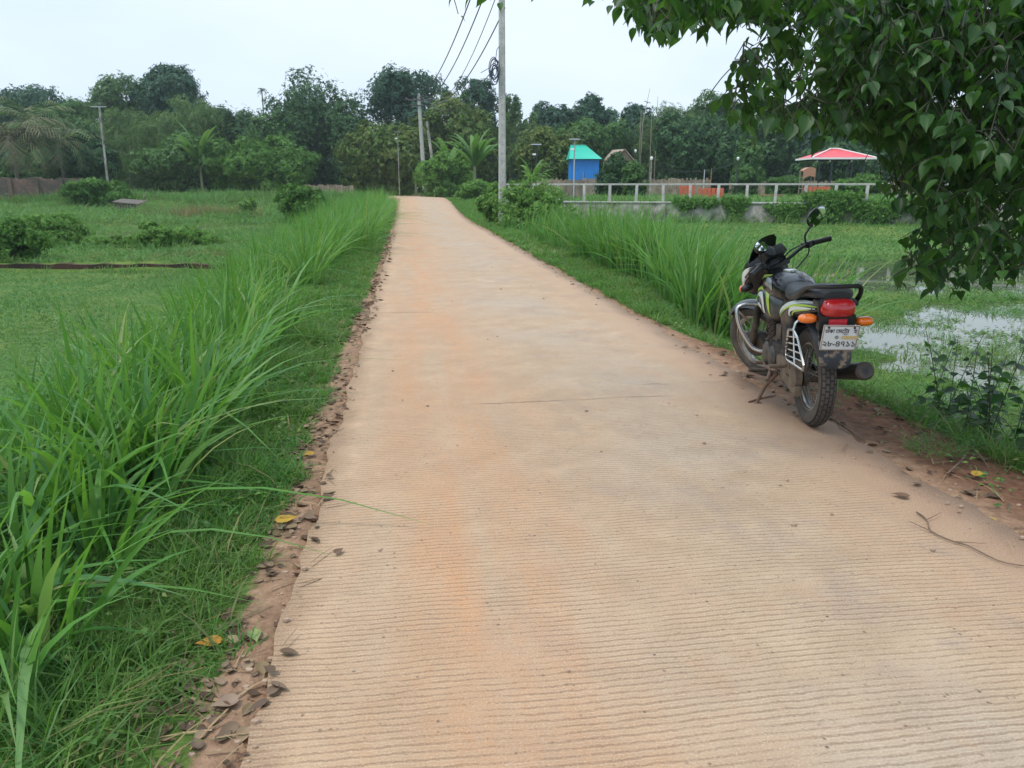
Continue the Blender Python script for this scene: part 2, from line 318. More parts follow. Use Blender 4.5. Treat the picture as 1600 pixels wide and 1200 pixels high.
# ------------------------------------------------------------------ grass
BENDP = np.array([road_pt(s_, W/2) for s_ in np.arange(56, 110, .6)])
def off_bend(x, y): return np.min(np.hypot(np.asarray(x)[:, None]-BENDP[None, :, 0], np.asarray(y)[:, None]-BENDP[None, :, 1]), axis=1) > 2.2
def blades(name, base, h, w, az, lean, droop, segs, mat, bias=(0, 0), fold=False):
    n = len(base); u = np.linspace(0, 1, segs+1)[None, :]
    d = np.stack([np.cos(az), np.sin(az)], -1)
    hz = h[:, None]*(lean[:, None]*u+droop[:, None]*u**2)
    vz = h[:, None]*(u-.62*np.clip(droop, 0, 1.4)[:, None]*u**2.4)
    c = np.empty((n, segs+1, 3)); c[..., 0] = base[:, 0:1]+d[:, 0:1]*hz+bias[0]*h[:, None]*u**2; c[..., 1] = base[:, 1:2]+d[:, 1:2]*hz+bias[1]*h[:, None]*u**2; c[..., 2] = base[:, 2:3]+vz
    a2 = az+rng.normal(0, .5, n)+rng.choice([0, 1.2], n, p=[.7, .3]); side = np.stack([-np.sin(a2), np.cos(a2), rng.normal(0, .15, n)], -1)
    prof = np.minimum(1, .35+2.4*u)*np.minimum(1, (1.02-u)*1.9)
    off = side[:, None, :]*(w[:, None]*prof*.5)[..., None]
    if fold:
        V = np.stack([c-off, c-np.array((0, 0, 1.))*(w[:, None]*prof*.16)[..., None], c+off], 2); m = 3
    else: V = np.stack([c-off, c+off], 2); m = 2
    V = V.reshape(-1, 3); b0 = (np.arange(n)*(segs+1)*m)[:, None, None]; sI = np.arange(segs)[None, :, None]; q = np.arange(m-1)[None, None, :]
    i0 = b0+sI*m+q; Fc = np.stack([i0, i0+1, i0+m+1, i0+m], -1).reshape(-1, 4)
    return fast(name, V, Fc, mat, True)
def scatter(fun, n, slo, shi, tlo, thi, p=1.0):
    """random points in road coordinates, denser near the camera when p > 1"""
    s = slo+(shi-slo)*rng.random(n)**p; t = tlo+(thi-tlo)*rng.random(n); x, y = xy(s, t)
    return s, t, x, y
G_SHORT = leafmat('short_grass', [(.028, .085, .018), (.05, .145, .028), (.085, .21, .04), (.065, .17, .06), (.16, .22, .06), (.045, .13, .025), (.10, .19, .07)], .38, .5, .18, (.22, .52, .04), (1.3, (.13, .19, .05), .45))
G_FIELD = leafmat('field_grass', [(.048, .135, .032), (.078, .19, .044), (.125, .26, .07), (.07, .175, .068), (.16, .23, .08)], .35, .6, .15, (.2, .4, .07), (.5, (.14, .20, .06), .55))
G_TALL = leafmat('tall_reed_grass', [(.030, .10, .020), (.054, .165, .030), (.085, .225, .042), (.040, .125, .026), (.08, .20, .075), (.12, .26, .06), (.07, .19, .03), (.13, .24, .08), (.22, .24, .09)], .38, .45, .22, (.25, .55, .04))
G_DRY = leafmat('dry_stems', [(.16, .12, .06), (.24, .19, .09), (.11, .13, .05)], .25, .7, .2, (.3, .25, .1))
def stuffobj(name, me, label, cat): return tag(link(name, me), label, cat, kind='stuff')

def tufted(n, s0, s1, t0, t1, h):
    k_ = 12; m = n//k_; s = np.repeat(rng.uniform(s0, s1, m), k_)+rng.normal(0, .17*h, m*k_); t = np.repeat(rng.uniform(t0, t1, m), k_)+rng.normal(0, .17*h, m*k_); x, y = xy(s, t); return s, t, x, y
def clumped(x, y, k_, amt): return wob(x, y, k_, 3.)*amt
parts = []
for (n, s0, s1, t0, t1, hh, ww) in [(17000, .6, 4.2, -1.75, -.10, .29, .0066), (20000, 3.6, 8.5, -1.8, -.12, .27, .0088), (22000, 8, 18, -1.7, -.14, .22, .013), (22000, 17, 54, -1.6, -.10, .22, .024)]:
    s, t, x, y = tufted(n, s0, s1, t0, t1, hh)
    edge = .08*wob(s, s, 4.3)+.06*wob(s, s, 11., 2.); keep = off_bend(x, y) & (-t > .18*(1-.5*ss(8, 14, s))+edge+.05*rng.random(len(t))) & (y > .9)
    s, t, x, y = s[keep], t[keep], x[keep], y[keep]; n = m = len(s)
    cl = .75+.40*wob(x, y, 5., 1.)
    h = hh*cl*rng.uniform(.55, 1.3, m)*(.5+.5*ss(.25, .6, -t)); parts.append((np.stack([x, y, gz(x, y)-.01], -1), h, ww*rng.uniform(.7, 1.4, m), rng.uniform(0, 6.283, m), rng.uniform(0, .5, m), rng.uniform(.1, 1.1, m)))
def cat(ps): return [np.concatenate([p[i] for p in ps]) for i in range(6)]
stuffobj('verge_grass', blades('verge_grass', *cat(parts), 3, G_SHORT), 'short soft grass on the verge along the left edge of the road', 'grass')
parts = []
for (n, s0, s1, t0, t1, hh, ww) in [(24000, 2.5, 9.5, .40, 2.0, .21, .0075), (26000, 8.5, 18, .1, 1.7, .19, .012), (24000, 17, 60, .08, 2.4, .22, .024)]:
    s, t, x, y = tufted(n, s0, s1, t0, t1, hh)
    keep = t > shoulder(s)+.06*wob(s, s, 3.9)+.06*rng.random(len(t)); s, t, x, y = s[keep], t[keep], x[keep], y[keep]; t = t+W; x, y = xy(s, t)
    m = len(s); h = hh*(.75+.35*wob(x, y, 4., 1.))*rng.uniform(.5, 1.35, m)
    z = gz(x, y); ok = z > WATER-.05; 
    parts.append(tuple(a[ok] for a in (np.stack([x, y, z-.01], -1), h, ww*rng.uniform(.7, 1.4, m), rng.uniform(0, 6.283, m), rng.uniform(0, .5, m), rng.uniform(.1, 1.1, m))))
stuffobj('bank_grass', blades('bank_grass', *cat(parts), 3, G_SHORT), 'short grass on the bank between the right edge of the road and the flooded field', 'grass')
# left slope and near field under the reeds
parts = []
for (n, x0, x1, y0, y1, hh, ww, tmax) in [(30000, -6, -1.2, 1.0, 9, .30, .011, -1.3), (60000, -22, -3, 7, 23.3, .13, .022, -2.6), (52000, -34, -4.5, 23.6, 40, .26, .035, -2.2), (44000, -48, -8, 40, 66, .58, .055, -2.2)]:
    x = rng.uniform(x0, x1, n); y = rng.uniform(y0, y1, n); s, t = st(x, y); keep = (t < tmax) & (x > -.72*y-2.5) & (off_bend(x, y) if y1 > 60 else True); x, y = x[keep], y[keep]; m = len(x)
    h = hh*(.8+.55*np.clip(wob(x, y, 1.1, .5), -.8, 1))*rng.uniform(.5, 1.4, m)
    parts.append((np.stack([x, y, gz(x, y)-.01], -1), h, ww*rng.uniform(.7, 1.4, m), rng.uniform(0, 6.283, m), rng.uniform(0, .7, m), rng.uniform(.1, 1.2, m)))
stuffobj('field_grass', blades('field_grass', *cat(parts), 2, G_FIELD), 'low green grass and weeds covering the sunken field left of the road', 'grass')
parts = []
for (n, x0, x1, y0, y1, hh, ww) in [(64000, 2.5, 14, 4, 15, .13, .011), (40000, 2, 24, 14, 24, .13, .022), (46000, .5, 28, 22, 41, .16, .04), (26000, -1, 34, 34, 58, .40, .06)]:
    x = rng.uniform(x0, x1, n); y = rng.uniform(y0, y1, n); s, t = st(x, y); bh = behind(x, y)
    z = gz(x, y); keep = (t > W+1.3) & (z > WATER-.06-.40*(wob(x, y, 2.2, .3)+.6*wob(x, y, 5.3, 1.1)+rng.normal(0, .22, n) > .30)*(y < 16)) & (x < .75*y+2.5) & ((bh < -.1) | (bh > .9))
    if y0 < 30: keep &= bh < -.1
    if y0 > 33: keep &= bh > .9
    x, y, z = x[keep], y[keep], z[keep]; m = len(x)
    h = hh*(.8+.4*np.clip(wob(x, y, 1.4, .5), -.8, 1))*rng.uniform(.5, 1.4, m)
    parts.append((np.stack([x, y, np.maximum(z, WATER)-.01], -1), h, ww*rng.uniform(.7, 1.4, m), rng.uniform(0, 6.283, m), rng.uniform(0, .9, m), rng.uniform(.1, 1.2, m)))
stuffobj('water_grass', blades('water_grass', *cat(parts), 2, G_FIELD), 'low bright green grass growing over the flooded field right of the road', 'grass')

def broadleaf(name, label, n, s0, s1, t0, t1, size, hgt, mat, p=1.4):
    size *= .75; m = n//7; s = np.repeat(s0+(s1-s0)*rng.random(m)**p, 7); t = np.repeat(rng.uniform(t0, t1, m), 7); k_ = len(s); s = s+rng.normal(0, .05, k_); t = t+rng.normal(0, .05, k_); x, y = xy(s, t); z = gz(x, y)+hgt*rng.random(k_)
    az = rng.uniform(0, 6.283, k_); X, Y, Z = frames(np.stack([np.cos(az), np.sin(az), rng.normal(.05, .3, k_)], -1), np.stack([rng.normal(0, .45, k_), rng.normal(0, .45, k_), np.ones(k_)], -1)); V, Fc = place(OVAL[0], OVAL[1], np.stack([x, y, z], -1), X, Y, Z, size*rng.uniform(.5, 1.4, k_)); return stuffobj(name, fast(name, V, Fc, mat), label, 'weeds')
def place(tv, tf, O, X, Y, Z, sc_):
    V = O[:, None, :]+sc_[:, None, None]*(tv[None, :, 0:1]*X[:, None, :]+tv[None, :, 1:2]*Y[:, None, :]+tv[None, :, 2:3]*Z[:, None, :])
    Fc = tf[None]+(np.arange(len(O))*len(tv))[:, None, None]; return V.reshape(-1, 3), Fc.reshape(-1, tf.shape[1])
def unit(a): return a/np.maximum(1e-9, np.linalg.norm(a, axis=-1, keepdims=True))
def frames(axis, nrm): X = unit(axis); Y = unit(np.cross(nrm, X)); return X, Y, np.cross(X, Y)
OVAL = (np.array([(0, 0, 0), (.35, .27, .08), (.5, 0, 0), (.35, -.27, .08), (.8, .17, .0), (1, 0, -.1), (.8, -.17, .0)]), np.array([(0, 2, 1, 1), (0, 3, 2, 2), (1, 2, 5, 4), (2, 3, 6, 5)]))
OVAL = (np.array([(0, 0, 0), (.4, .28, .08), (.45, 0, 0), (.4, -.28, .08), (1, 0, -.1)]), np.array([(0, 2, 4, 1), (0, 3, 4, 2)]))
WEED = leafmat('weed_leaves', [(.035, .10, .022), (.06, .15, .03), (.11, .20, .04), (.17, .20, .06)], .3, .5, .3, (.2, .4, .05))
broadleaf('verge_weeds', 'small broad-leaved weeds mixed into the left verge and slope', 9000, 1.0, 16, -3.2, -.3, .045, .13, WEED)
broadleaf('bank_weeds', 'small broad-leaved weeds mixed into the grass of the right bank', 6000, 3, 20, W+.25, W+1.9, .045, .10, WEED)
n = 5200; s_ = 1+24*rng.random(n)**1.3; t_ = np.where(rng.random(n) < .6, rng.uniform(-3, -.2, n), W+rng.uniform(.3, 2., n)); x_, y_ = xy(s_, t_)
stuffobj('dry_stems', blades('dry_stems', np.stack([x_, y_, gz(x_, y_)], -1), rng.uniform(.08, .30, n), rng.uniform(.003, .009, n), rng.uniform(0, 6.283, n), rng.uniform(.1, 1., n), rng.uniform(.1, 1.2, n), 3, G_DRY), 'dry straw-coloured stems standing and lying in the roadside grass', 'dry grass')
n = 26000; x_ = rng.uniform(3, 14, n); y_ = rng.uniform(6, 19, n); q_ = wob(x_, y_, 2.1, .3)+.6*wob(x_, y_, 5.3, 1.1); kk = (gz(x_, y_) < WATER+.0) & (q_+rng.normal(0, .22, n) > .08); x_, y_ = x_[kk], y_[kk]; n = len(x_); az = rng.uniform(0, 6.283, n)
X, Y, Z = frames(np.stack([np.cos(az), np.sin(az), 0*az], -1), np.stack([rng.normal(0, .1, n), rng.normal(0, .1, n), np.ones(n)], -1)); V, Fc = place(OVAL[0], OVAL[1], np.stack([x_, y_, np.full(n, WATER+.012)], -1), X, Y, Z, rng.uniform(.04, .11, n))
stuffobj('floating_weed', fast('floating_weed', V, Fc, WEED), 'small floating green leaves covering parts of the open water', 'water weed')
def reeds(name, spots, per, hr, wr, label, cat_, bias=(0, 0), segs=6, dscale=.22, spread=.13, mat=None):
    B, H, Wd, A, L, Dp = [], [], [], [], [], []
    for (x, y, sc_) in spots:
        m = int(per*rng.uniform(.7, 1.3)); ang = rng.uniform(0, 6.283, m); r_ = spread*sc_*np.sqrt(rng.random(m))
        bx, by = x+r_*np.cos(ang), y+r_*np.sin(ang); B.append(np.stack([bx, by, gz(bx, by)-.03], -1))
        H.append(rng.uniform(hr[0], hr[1], m)*sc_); Wd.append(rng.uniform(wr[0], wr[1], m)); A.append(ang+rng.normal(0, .5, m)); L.append(np.abs(rng.normal(.10, .12, m))); Dp.append(np.clip(rng.gamma(2., dscale, m), .05, 1.35))
    B, H, Wd, A, L, Dp = map(np.concatenate, (B, H, Wd, A, L, Dp))
    return stuffobj(name, blades(name, B, H, Wd, A, L, Dp, segs, mat or G_TALL, bias, True), label, cat_)
def strip(n, s0, s1, t0, t1, hs=(.8, 1.15)):
    s = rng.uniform(s0, s1, n); t = rng.uniform(t0, t1, n); x, y = xy(s, t); return list(zip(x, y, rng.uniform(hs[0], hs[1], n)))
sp1 = strip(52, 2.6, 5.2, -2.9, -.80, (.65, 1.05))+strip(100, 4.8, 8.6, -3.8, -.85, (.8, 1.2))+strip(40, 1.5, 3.4, -2.6, -.80, (.5, .85))+strip(56, 3.2, 6.4, -2.3, -.75, (.75, 1.12))
reeds('tall_grass', sp1, 16, (.5, 1.12), (.022, .044), 'broad bladed tall grass in loose tufts on the near left slope, blades arching over', 'tall grass', (.05, 0), dscale=.24)
sp2 = strip(20, 8.6, 11.4, -2.2, -1.25, (.9, 1.25))
reeds('tall_grass', sp2, 20, (.6, 1.05), (.014, .026), 'small upright stand of tall grass between the near tufts and the long hedge-like stand', 'tall grass', (.04, 0))
sp3 = strip(110, 12.5, 19, -3.4, -1.1, (.7, 1.0))+strip(300, 18, 46, -3.6, -.5, (.9, 1.2))
reeds('tall_grass', sp3, 26, (.8, 1.65), (.018, .034), 'long dense hedge-like stand of tall bright green grass left of the road up to the bend', 'tall grass', (.09, 0), 5, spread=.17)
sp4 = [(x, y, k_) for (x, y, k_) in strip(125, 8.7, 17.5, W+1.05, W+2.5, (.8, 1.15))]+strip(34, 17, 24, W+1.1, W+2.4, (.7, 1.0))
reeds('tall_grass', sp4, 30, (.9, 1.7), (.02, .036), 'dense stand of tall green grass right of the road beyond the motorcycle, bent by wind', 'tall grass', (.13, 0), 6, dscale=.16, spread=.17)
sp5 = [(x, y, z) for x, y, z in zip(rng.uniform(2.95, 3.9, 20), rng.uniform(4.6, 8.2, 20), rng.uniform(.55, .9, 20)) if st(x, y)[1] > W+shoulder(st(x, y)[0])+.25]
reeds('tall_grass', sp5, 14, (.35, .7), (.008, .016), 'thin arching grass tufts on the bank behind and beside the motorcycle', 'tall grass', (.1, 0))
sp6 = strip(60, 20, 46, W+1.0, W+2.6, (.5, .8))
reeds('tall_grass', sp6, 18, (.6, 1.1), (.02, .03), 'scattered weedy grass tufts on the right bank near the utility pole', 'tall grass', (.05, 0), 4)
xs = rng.uniform(-50, -9, 300); ys = rng.uniform(57, 63, 300); ob = off_bend(xs, ys) & (np.hypot(xs+8, ys-57) > 3); xs, ys = xs[ob], ys[ob]
reeds('tall_grass', list(zip(xs, ys, rng.uniform(.5, .9, len(xs)))), 16, (.8, 1.4), (.04, .07), 'far band of tall grass at the foot of the trees across the left field', 'tall grass', (0, 0), 3, spread=.4, mat=G_FIELD)
fw = [(x, y, z) for x, y, z in zip(rng.uniform(-32, -6, 420), rng.uniform(26, 56, 420), rng.uniform(.25, .75, 420)) if wob(x, y, .45, 1.2) > -.1 and st(x, y)[1] < -2.2]
reeds('field_weeds', fw, 15, (.4, 1.1), (.025, .05), 'rough tufts of taller weeds in the far part of the left field', 'weeds', (.05, 0), 3, spread=.5, mat=G_FIELD)
fw = [(x, y, z) for x, y, z in zip(rng.normal(-10.5, 2.2, 90), rng.normal(26.3, .8, 90), rng.uniform(.12, .26, 90)) if st(x, y)[1] < -2.5]
reeds('dry_grass', fw, 26, (.5, 1.2), (.012, .02), 'flat brown dry patch just behind the low brick ledge in the left field', 'dry grass', (0, 0), 3, spread=1.4, mat=G_DRY)
bx = rng.normal(-17.6, 1.6, 60); by = rng.normal(46, 1.0, 60)
reeds('dry_grass', list(zip(bx, by, rng.uniform(.7, 1., 60))), 16, (.6, 1.25), (.02, .03), 'brown dry grass patch standing in the left field before the trees', 'dry grass', (0, 0), 3, spread=.3, mat=G_DRY)

# ------------------------------------------------------------------ foliage instancing
def place_(tv, tf, O, X, Y, Z, sc_):
    """template verts (K,3) put at origins O with frame columns X,Y,Z and scale"""
    V = O[:, None, :]+sc_[:, None, None]*(tv[None, :, 0:1]*X[:, None, :]+tv[None, :, 1:2]*Y[:, None, :]+tv[None, :, 2:3]*Z[:, None, :])
    Fc = tf[None]+(np.arange(len(O))*len(tv))[:, None, None]; return V.reshape(-1, 3), Fc.reshape(-1, tf.shape[1])
def unit(a): return a/np.maximum(1e-9, np.linalg.norm(a, axis=-1, keepdims=True))
def frames(axis, nrm): X = unit(axis); Y = unit(np.cross(nrm, X)); return X, Y, np.cross(X, Y)
LEAF4 = (np.array([(0, 0, 0), (.5, .33, .06), (1, 0, -.05), (.5, -.33, .06)]), np.array([(0, 1, 2, 3)]))
SPRIG = (np.array([(0, 0, 0), (.45, .34, .07), (.9, .05, -.05), (.5, -.22, 0), (.15, -.1, 0), (.2, -.55, .05), (.5, -.75, -.08), (.5, -.4, .04), (.2, .1, .0), (.05, .5, .08), (.3, .85, -.05), (.35, .4, .05)]), np.array([(0, 1, 2, 3), (4, 5, 6, 7), (8, 9, 10, 11)]))
FINE = (np.array([(0, 0, 0), (.5, .09, 0), (1, 0, -.12), (.5, -.09, 0), (.1, 0, 0), (.55, .38, .02), (.9, .55, -.1), (.45, .24, 0), (.1, 0, 0), (.55, -.38, .02), (.9, -.55, -.1), (.45, -.24, 0)]), np.array([(0, 1, 2, 3), (4, 5, 6, 7), (8, 9, 10, 11)]))
def heart():
    st_ = [(.0, .10), (.05, .27), (.18, .40), (.36, .42), (.55, .33), (.72, .19), (.86, .075), (1.0, .012)]
    V = []
    for u, hw in st_:
        zc = -.16*u*u
        V += [(u-(.06 if u < .01 else 0), hw, zc+.16*hw), (u, hw*.5, zc+.035*hw), (u, 0, zc-.015), (u, -hw*.5, zc+.035*hw), (u-(.06 if u < .01 else 0), -hw, zc+.16*hw)]
    Fs = [(i*5+j, i*5+j+1, (i+1)*5+j+1, (i+1)*5+j) for i in range(len(st_)-1) for j in range(4)]
    return np.array(V), np.array(Fs)
HEART = heart()
def crown(rx, ry, rz, nlobe, nleaf, size, tmpl, droop=.25, seed=0, low=.0, clump=18):
    """leaf clusters over lobes that fill an ellipsoid; returns V,F round the origin"""
    g_ = np.random.default_rng(seed+11)
    d = unit(g_.normal(size=(nlobe, 3))); d[:, 2] = np.abs(d[:, 2])*np.where(g_.random(nlobe) < .35+low, -1, 1)
    rad = g_.uniform(.42, .80, nlobe); lc = d*rad[:, None]; lr = g_.uniform(.30, .48, nlobe)*(1.2-.35*rad)
    lc = np.vstack([lc, [[0, 0, .1], [0, 0, -.3], [.3, 0, -.55], [-.3, 0, -.55]]]); lr = np.append(lr, [.58, .55, .4, .4]); nl = len(lr)
    ncl = max(nl, nleaf//clump); pick = g_.choice(nl, ncl, p=lr**2/np.sum(lr**2))
    cd = unit(g_.normal(size=(ncl, 3))); cd[:, 2] += .18; cd = unit(cd)
    cc = lc[pick]+cd*lr[pick][:, None]*g_.uniform(.80, 1.06, ncl)[:, None]; cr_ = g_.uniform(.09, .22, ncl)
    li = np.repeat(np.arange(ncl), clump); n = len(li)
    ld = unit(g_.normal(size=(n, 3))); p = cc[li]+ld*cr_[li][:, None]*g_.random(n)[:, None]**.5
    P = p*np.array((rx, ry, rz)); out = unit(cd[li]*.9+ld*.7+g_.normal(0, .35, (n, 3)))
    ax = unit(np.cross(out, g_.normal(size=(n, 3)))+out*.25+np.array((0, 0, -droop))); X, Y, Z = frames(ax, out)
    return place(tmpl[0], tmpl[1], P, X, Y, Z, size*g_.uniform(.6, 1.35, n))
LM = {
 'dark': leafmat('dark_tree_leaves', [(.016, .046, .022), (.030, .076, .030), (.046, .105, .038), (.068, .135, .048)], .2, .62, .14, (.07, .17, .03)),
 'mid': leafmat('mid_tree_leaves', [(.028, .075, .024), (.05, .12, .034), (.08, .165, .045), (.11, .19, .06)], .28, .62, .14, (.12, .26, .04)),
 'light': leafmat('light_tree_leaves', [(.05, .105, .04), (.075, .145, .05), (.105, .18, .065), (.06, .12, .06)], .3, .62, .14, (.16, .3, .06)),
 'mango': leafmat('mango_leaves', [(.035, .078, .020), (.065, .13, .028), (.10, .17, .04), (.13, .16, .05)], .25, .62, .14, (.16, .26, .04), (.45, (.15, .14, .04), .3)),
 'vine': leafmat('vine_leaves', [(.03, .085, .018), (.055, .14, .026), (.085, .19, .035), (.12, .22, .05)], .3, .62, .14, (.16, .36, .04)),
 'dusk': leafmat('bluish_tree_leaves', [(.026, .066, .045), (.044, .10, .060), (.066, .135, .08)], .2, .62, .14, (.08, .17, .07)),
 'bamboo': leafmat('bamboo_leaves', [(.045, .095, .035), (.075, .14, .045), (.11, .18, .06), (.14, .2, .08)], .35, .62, .14, (.18, .32, .07)),
 'fresh': leafmat('fresh_leaves', [(.06, .14, .03), (.09, .20, .04), (.13, .26, .055), (.18, .28, .08)], .38, .6, .14, (.22, .46, .06)),
 'palm': leafmat('palm_leaves', [(.04, .085, .035), (.065, .12, .045), (.10, .15, .06), (.16, .14, .08)], .25, .62, .14, (.14, .25, .06)),
 'brown': leafmat('browned_palm_leaves', [(.07, .09, .045), (.11, .115, .06), (.16, .14, .085), (.07, .11, .045)], .2, .62, .14, (.2, .18, .08)),
 'banana': leafmat('banana_leaves', [(.05, .12, .03), (.08, .17, .045), (.12, .22, .065)], .35, .62, .14, (.2, .4, .05)),
}
BARK = pm('bark', (.10, .08, .06), .9, 0, (.19, .16, .13), 6, 0, .6, .2)
def limb_mesh(mb, base, top, r0, r1, spreadr, n, seed):
    r_ = random.Random(seed); b, t = Vector(base), Vector(top)
    pts = [b.lerp(t, i/4)+Vector((r_.uniform(-.1, .1), r_.uniform(-.1, .1), 0))*(i > 0)*r0*3 for i in range(5)]
    mb.tube(pts, [r0*(1.25 if i == 0 else 1)*(1-i/4)+r1*i/4 for i in range(5)], 8)
    for i in range(n):
        a = i*2.4+r_.uniform(-.4, .4); f = r_.uniform(.55, .95); q = b.lerp(t, f)
        e = Vector((t.x+math.cos(a)*spreadr, t.y+math.sin(a)*spreadr, t.z+r_.uniform(-.1, .6)*spreadr)); m_ = q.lerp(e, .5)+Vector((0, 0, .12*spreadr))
        mb.tube([q, m_, e], [r1*1.2, r1*.7, r1*.25], 6)
KIND = {'dark': (SPRIG, .36), 'mid': (SPRIG, .36), 'light': (SPRIG, .34), 'mango': (SPRIG, .36), 'vine': (SPRIG, .24), 'fresh': (SPRIG, .24), 'dusk': (SPRIG, .40), 'bamboo': (FINE, .6)}
def tree(name, label, px, ytop, hw, ybot, D, kind, cat_='tree', group=None, nl=None, lobes=14, depth=.8, size=None, seed=None, trunk=True, gap=1.0, hang=False):
    seed = seed if seed is not None else int(px*7+ytop*3+D)
    top = atY(px, ytop, D); bot = atY(px, ybot, D); rx = 1.12*hw*np.linalg.norm(top-np.array((0, 0, CAM_H)))/F
    zg = float(gz(top[0], D)); zb = zg-.25 if ybot > 280 and not hang else bot[2]; rz = (top[2]-zb)/2*1.10; c = np.array((top[0], D, (top[2]+zb)/2))
    tm, sz = KIND[kind]; sz = (size or sz)
    area = 4*math.pi*((rx*rx*depth+rx*rz+rx*depth*rz)/3); n = nl or int(min(15000, max(1800, area*52*gap/(sz/.42)**2)))
    root = empty(name, (c[0], D, zg), label, cat_, group)
    V, Fc = crown(rx, rx*depth, rz, lobes, n, sz, tm, .9 if kind == 'bamboo' else .3, seed)
    V = V+(c-np.array((c[0], D, zg))); V[:, 2] = np.maximum(V[:, 2], .02)
    link('crown', fast('crown', V, Fc, LM[kind]), root)
    mb = MB(); th = c[2]-zg
    limb_mesh(mb, (c[0], D, zg-.1), (c[0]+.1*rx, D, zg+max(.4, th*.95)), (.035*rx+.06) if trunk else .04, .05 if trunk else .02, rx*.6, 6 if trunk else 4, seed)
    mb.build('trunk' if trunk else 'stem', BARK, root); return root
def shrub(name, label, *a, cat_='bush', **kw): return tree(name, label, *a, cat_=cat_, trunk=False, **kw)

# ---- the wood beyond the fields, left to right
GT = 'trees of the wood behind the fields'
tree('broad_tree', 'bluish tree with a flat top at the far left edge above the palms', 15, 140, 62, 235, 104, 'dusk', group=GT)
tree('broad_tree', 'low dark tree between the far left palms and the airy pale tree', 105, 158, 46, 250, 100, 'mid', group=GT)
tree('airy_tree', 'airy pale tree with loose upright branches, left of the dark round-topped tree', 183, 116, 42, 215, 96, 'light', group=GT, lobes=13, gap=.38)
tree('domed_tree', 'dark blue-green tree with a round dome, highest in the left part of the wood', 270, 112, 52, 215, 98, 'dusk', group=GT, lobes=18)
tree('feathery_tree', 'pale feathery tree behind the thin leaning pole on the left', 205, 165, 62, 285, 86, 'bamboo', group=GT, gap=.8)
tree('feathery_tree', 'wide feathery light green tree left of the banana plant in the left wood', 285, 160, 66, 285, 88, 'bamboo', group=GT, gap=.8)
tree('broad_tree', 'dark bushy tree directly beside the thin pole at the left brick wall', 128, 205, 42, 290, 70, 'dark', group=GT)
tree('broad_tree', 'dark tree rising between the round dome and the biggest dark tree', 368, 160, 46, 285, 92, 'dark', group=GT)
tree('broad_tree', 'grey-green tree at the left shoulder of the biggest dark tree', 432, 172, 42, 285, 88, 'mid', group=GT)
tree('domed_tree', 'biggest dark tree of the wood with a lumpy dome left of the road end', 492, 122, 74, 285, 92, 'dark', group=GT, lobes=22)
tree('broad_tree', 'dark green tree under the right flank of the biggest dark tree', 556, 188, 36, 285, 84, 'dark', group=GT)
tree('tall_tree', 'tall tree with an open ragged top directly behind the far pole', 634, 110, 58, 240, 90, 'dusk', group=GT, lobes=26, gap=.55)
tree('mango_tree', 'olive and yellowish mango tree left of the road end', 598, 194, 58, 290, 76, 'mango', group=GT, lobes=18)
tree('broad_tree', 'rounded green tree between the far pole and the near utility pole', 706, 172, 62, 290, 82, 'mango', group=GT, lobes=18)
tree('open_tree', 'dark open-branched tree seen against the sky left of the utility pole', 742, 128, 38, 200, 98, 'dusk', group=GT, lobes=11, gap=.6)
tree('thin_tree', 'thin pale sapling with few leaves just right of the utility pole', 797, 142, 14, 210, 92, 'light', group=GT, lobes=8, gap=.5)
tree('feathery_tree', 'brownish green feathery tree just right of the utility pole', 815, 172, 30, 285, 90, 'bamboo', group=GT, gap=.8)
tree('domed_tree', 'dark round tree behind the short post with the flat solar panel', 860, 160, 34, 240, 94, 'dusk', group=GT, lobes=14)
tree('mango_tree', 'green tree at the left side of the blue house', 862, 200, 44, 285, 72, 'mango', group=GT)
tree('domed_tree', 'blue-green pointed tree above the blue house', 922, 158, 34, 240, 95, 'dusk', group=GT)
tree('broad_tree', 'olive green tree directly behind the blue house roof', 930, 188, 50, 280, 84, 'mid', group=GT)
tree('broad_tree', 'bluish tree above the old tin hut', 990, 172, 38, 280, 92, 'dusk', group=GT)
tree('feathery_tree', 'pale feathery tree right of the old tin hut', 1050, 166, 46, 285, 88, 'bamboo', group=GT)
tree('broad_tree', 'very dark dense tree behind the string of lamps', 1085, 186, 56, 285, 80, 'dark', group=GT, lobes=18)
tree('tall_tree', 'pale green tree with a high top partly behind the hanging branch tip', 1120, 155, 48, 260, 92, 'light', group=GT)
tree('broad_tree', 'dark glossy tree left of the red roofed gazebo', 1185, 180, 56, 285, 78, 'dark', group=GT, lobes=18)
tree('domed_tree', 'small rounded green tree beside the lamp post left of the gazebo', 1172, 226, 22, 290, 70, 'mid', group=GT)
tree('broad_tree', 'bluish tree directly above the gazebo roof', 1290, 165, 68, 285, 90, 'dusk', group=GT)
tree('broad_tree', 'dark bushy tree behind the posts of the gazebo', 1325, 222, 60, 290, 74, 'dark', group=GT)
tree('broad_tree', 'tall dark tree right of the gazebo seen between the hanging leaves', 1420, 170, 80, 290, 82, 'dark', group=GT, lobes=18)
tree('domed_tree', 'bluish tree glimpsed through the gap in the hanging leaves at far right', 1545, 150, 70, 290, 96, 'dusk', group=GT)
tree('broad_tree', 'mid green tree beyond the right edge behind the hanging leaves', 1660, 165, 80, 290, 88, 'mid', group=GT)
GS = 'shrubs in front of the wood'
shrub('shrub', 'rounded shrub below the banana plant in the left field edge', 285, 224, 62, 288, 76, 'mid', group=GS, lobes=16)
shrub('shrub', 'vine-covered shrub with a bright lumpy top before the biggest dark tree', 415, 220, 58, 290, 74, 'vine', group=GS, lobes=18, size=.3)
shrub('shrub', 'bright shrub between the banana plant and the vine-covered shrub', 352, 230, 36, 288, 75, 'vine', group=GS, size=.3)
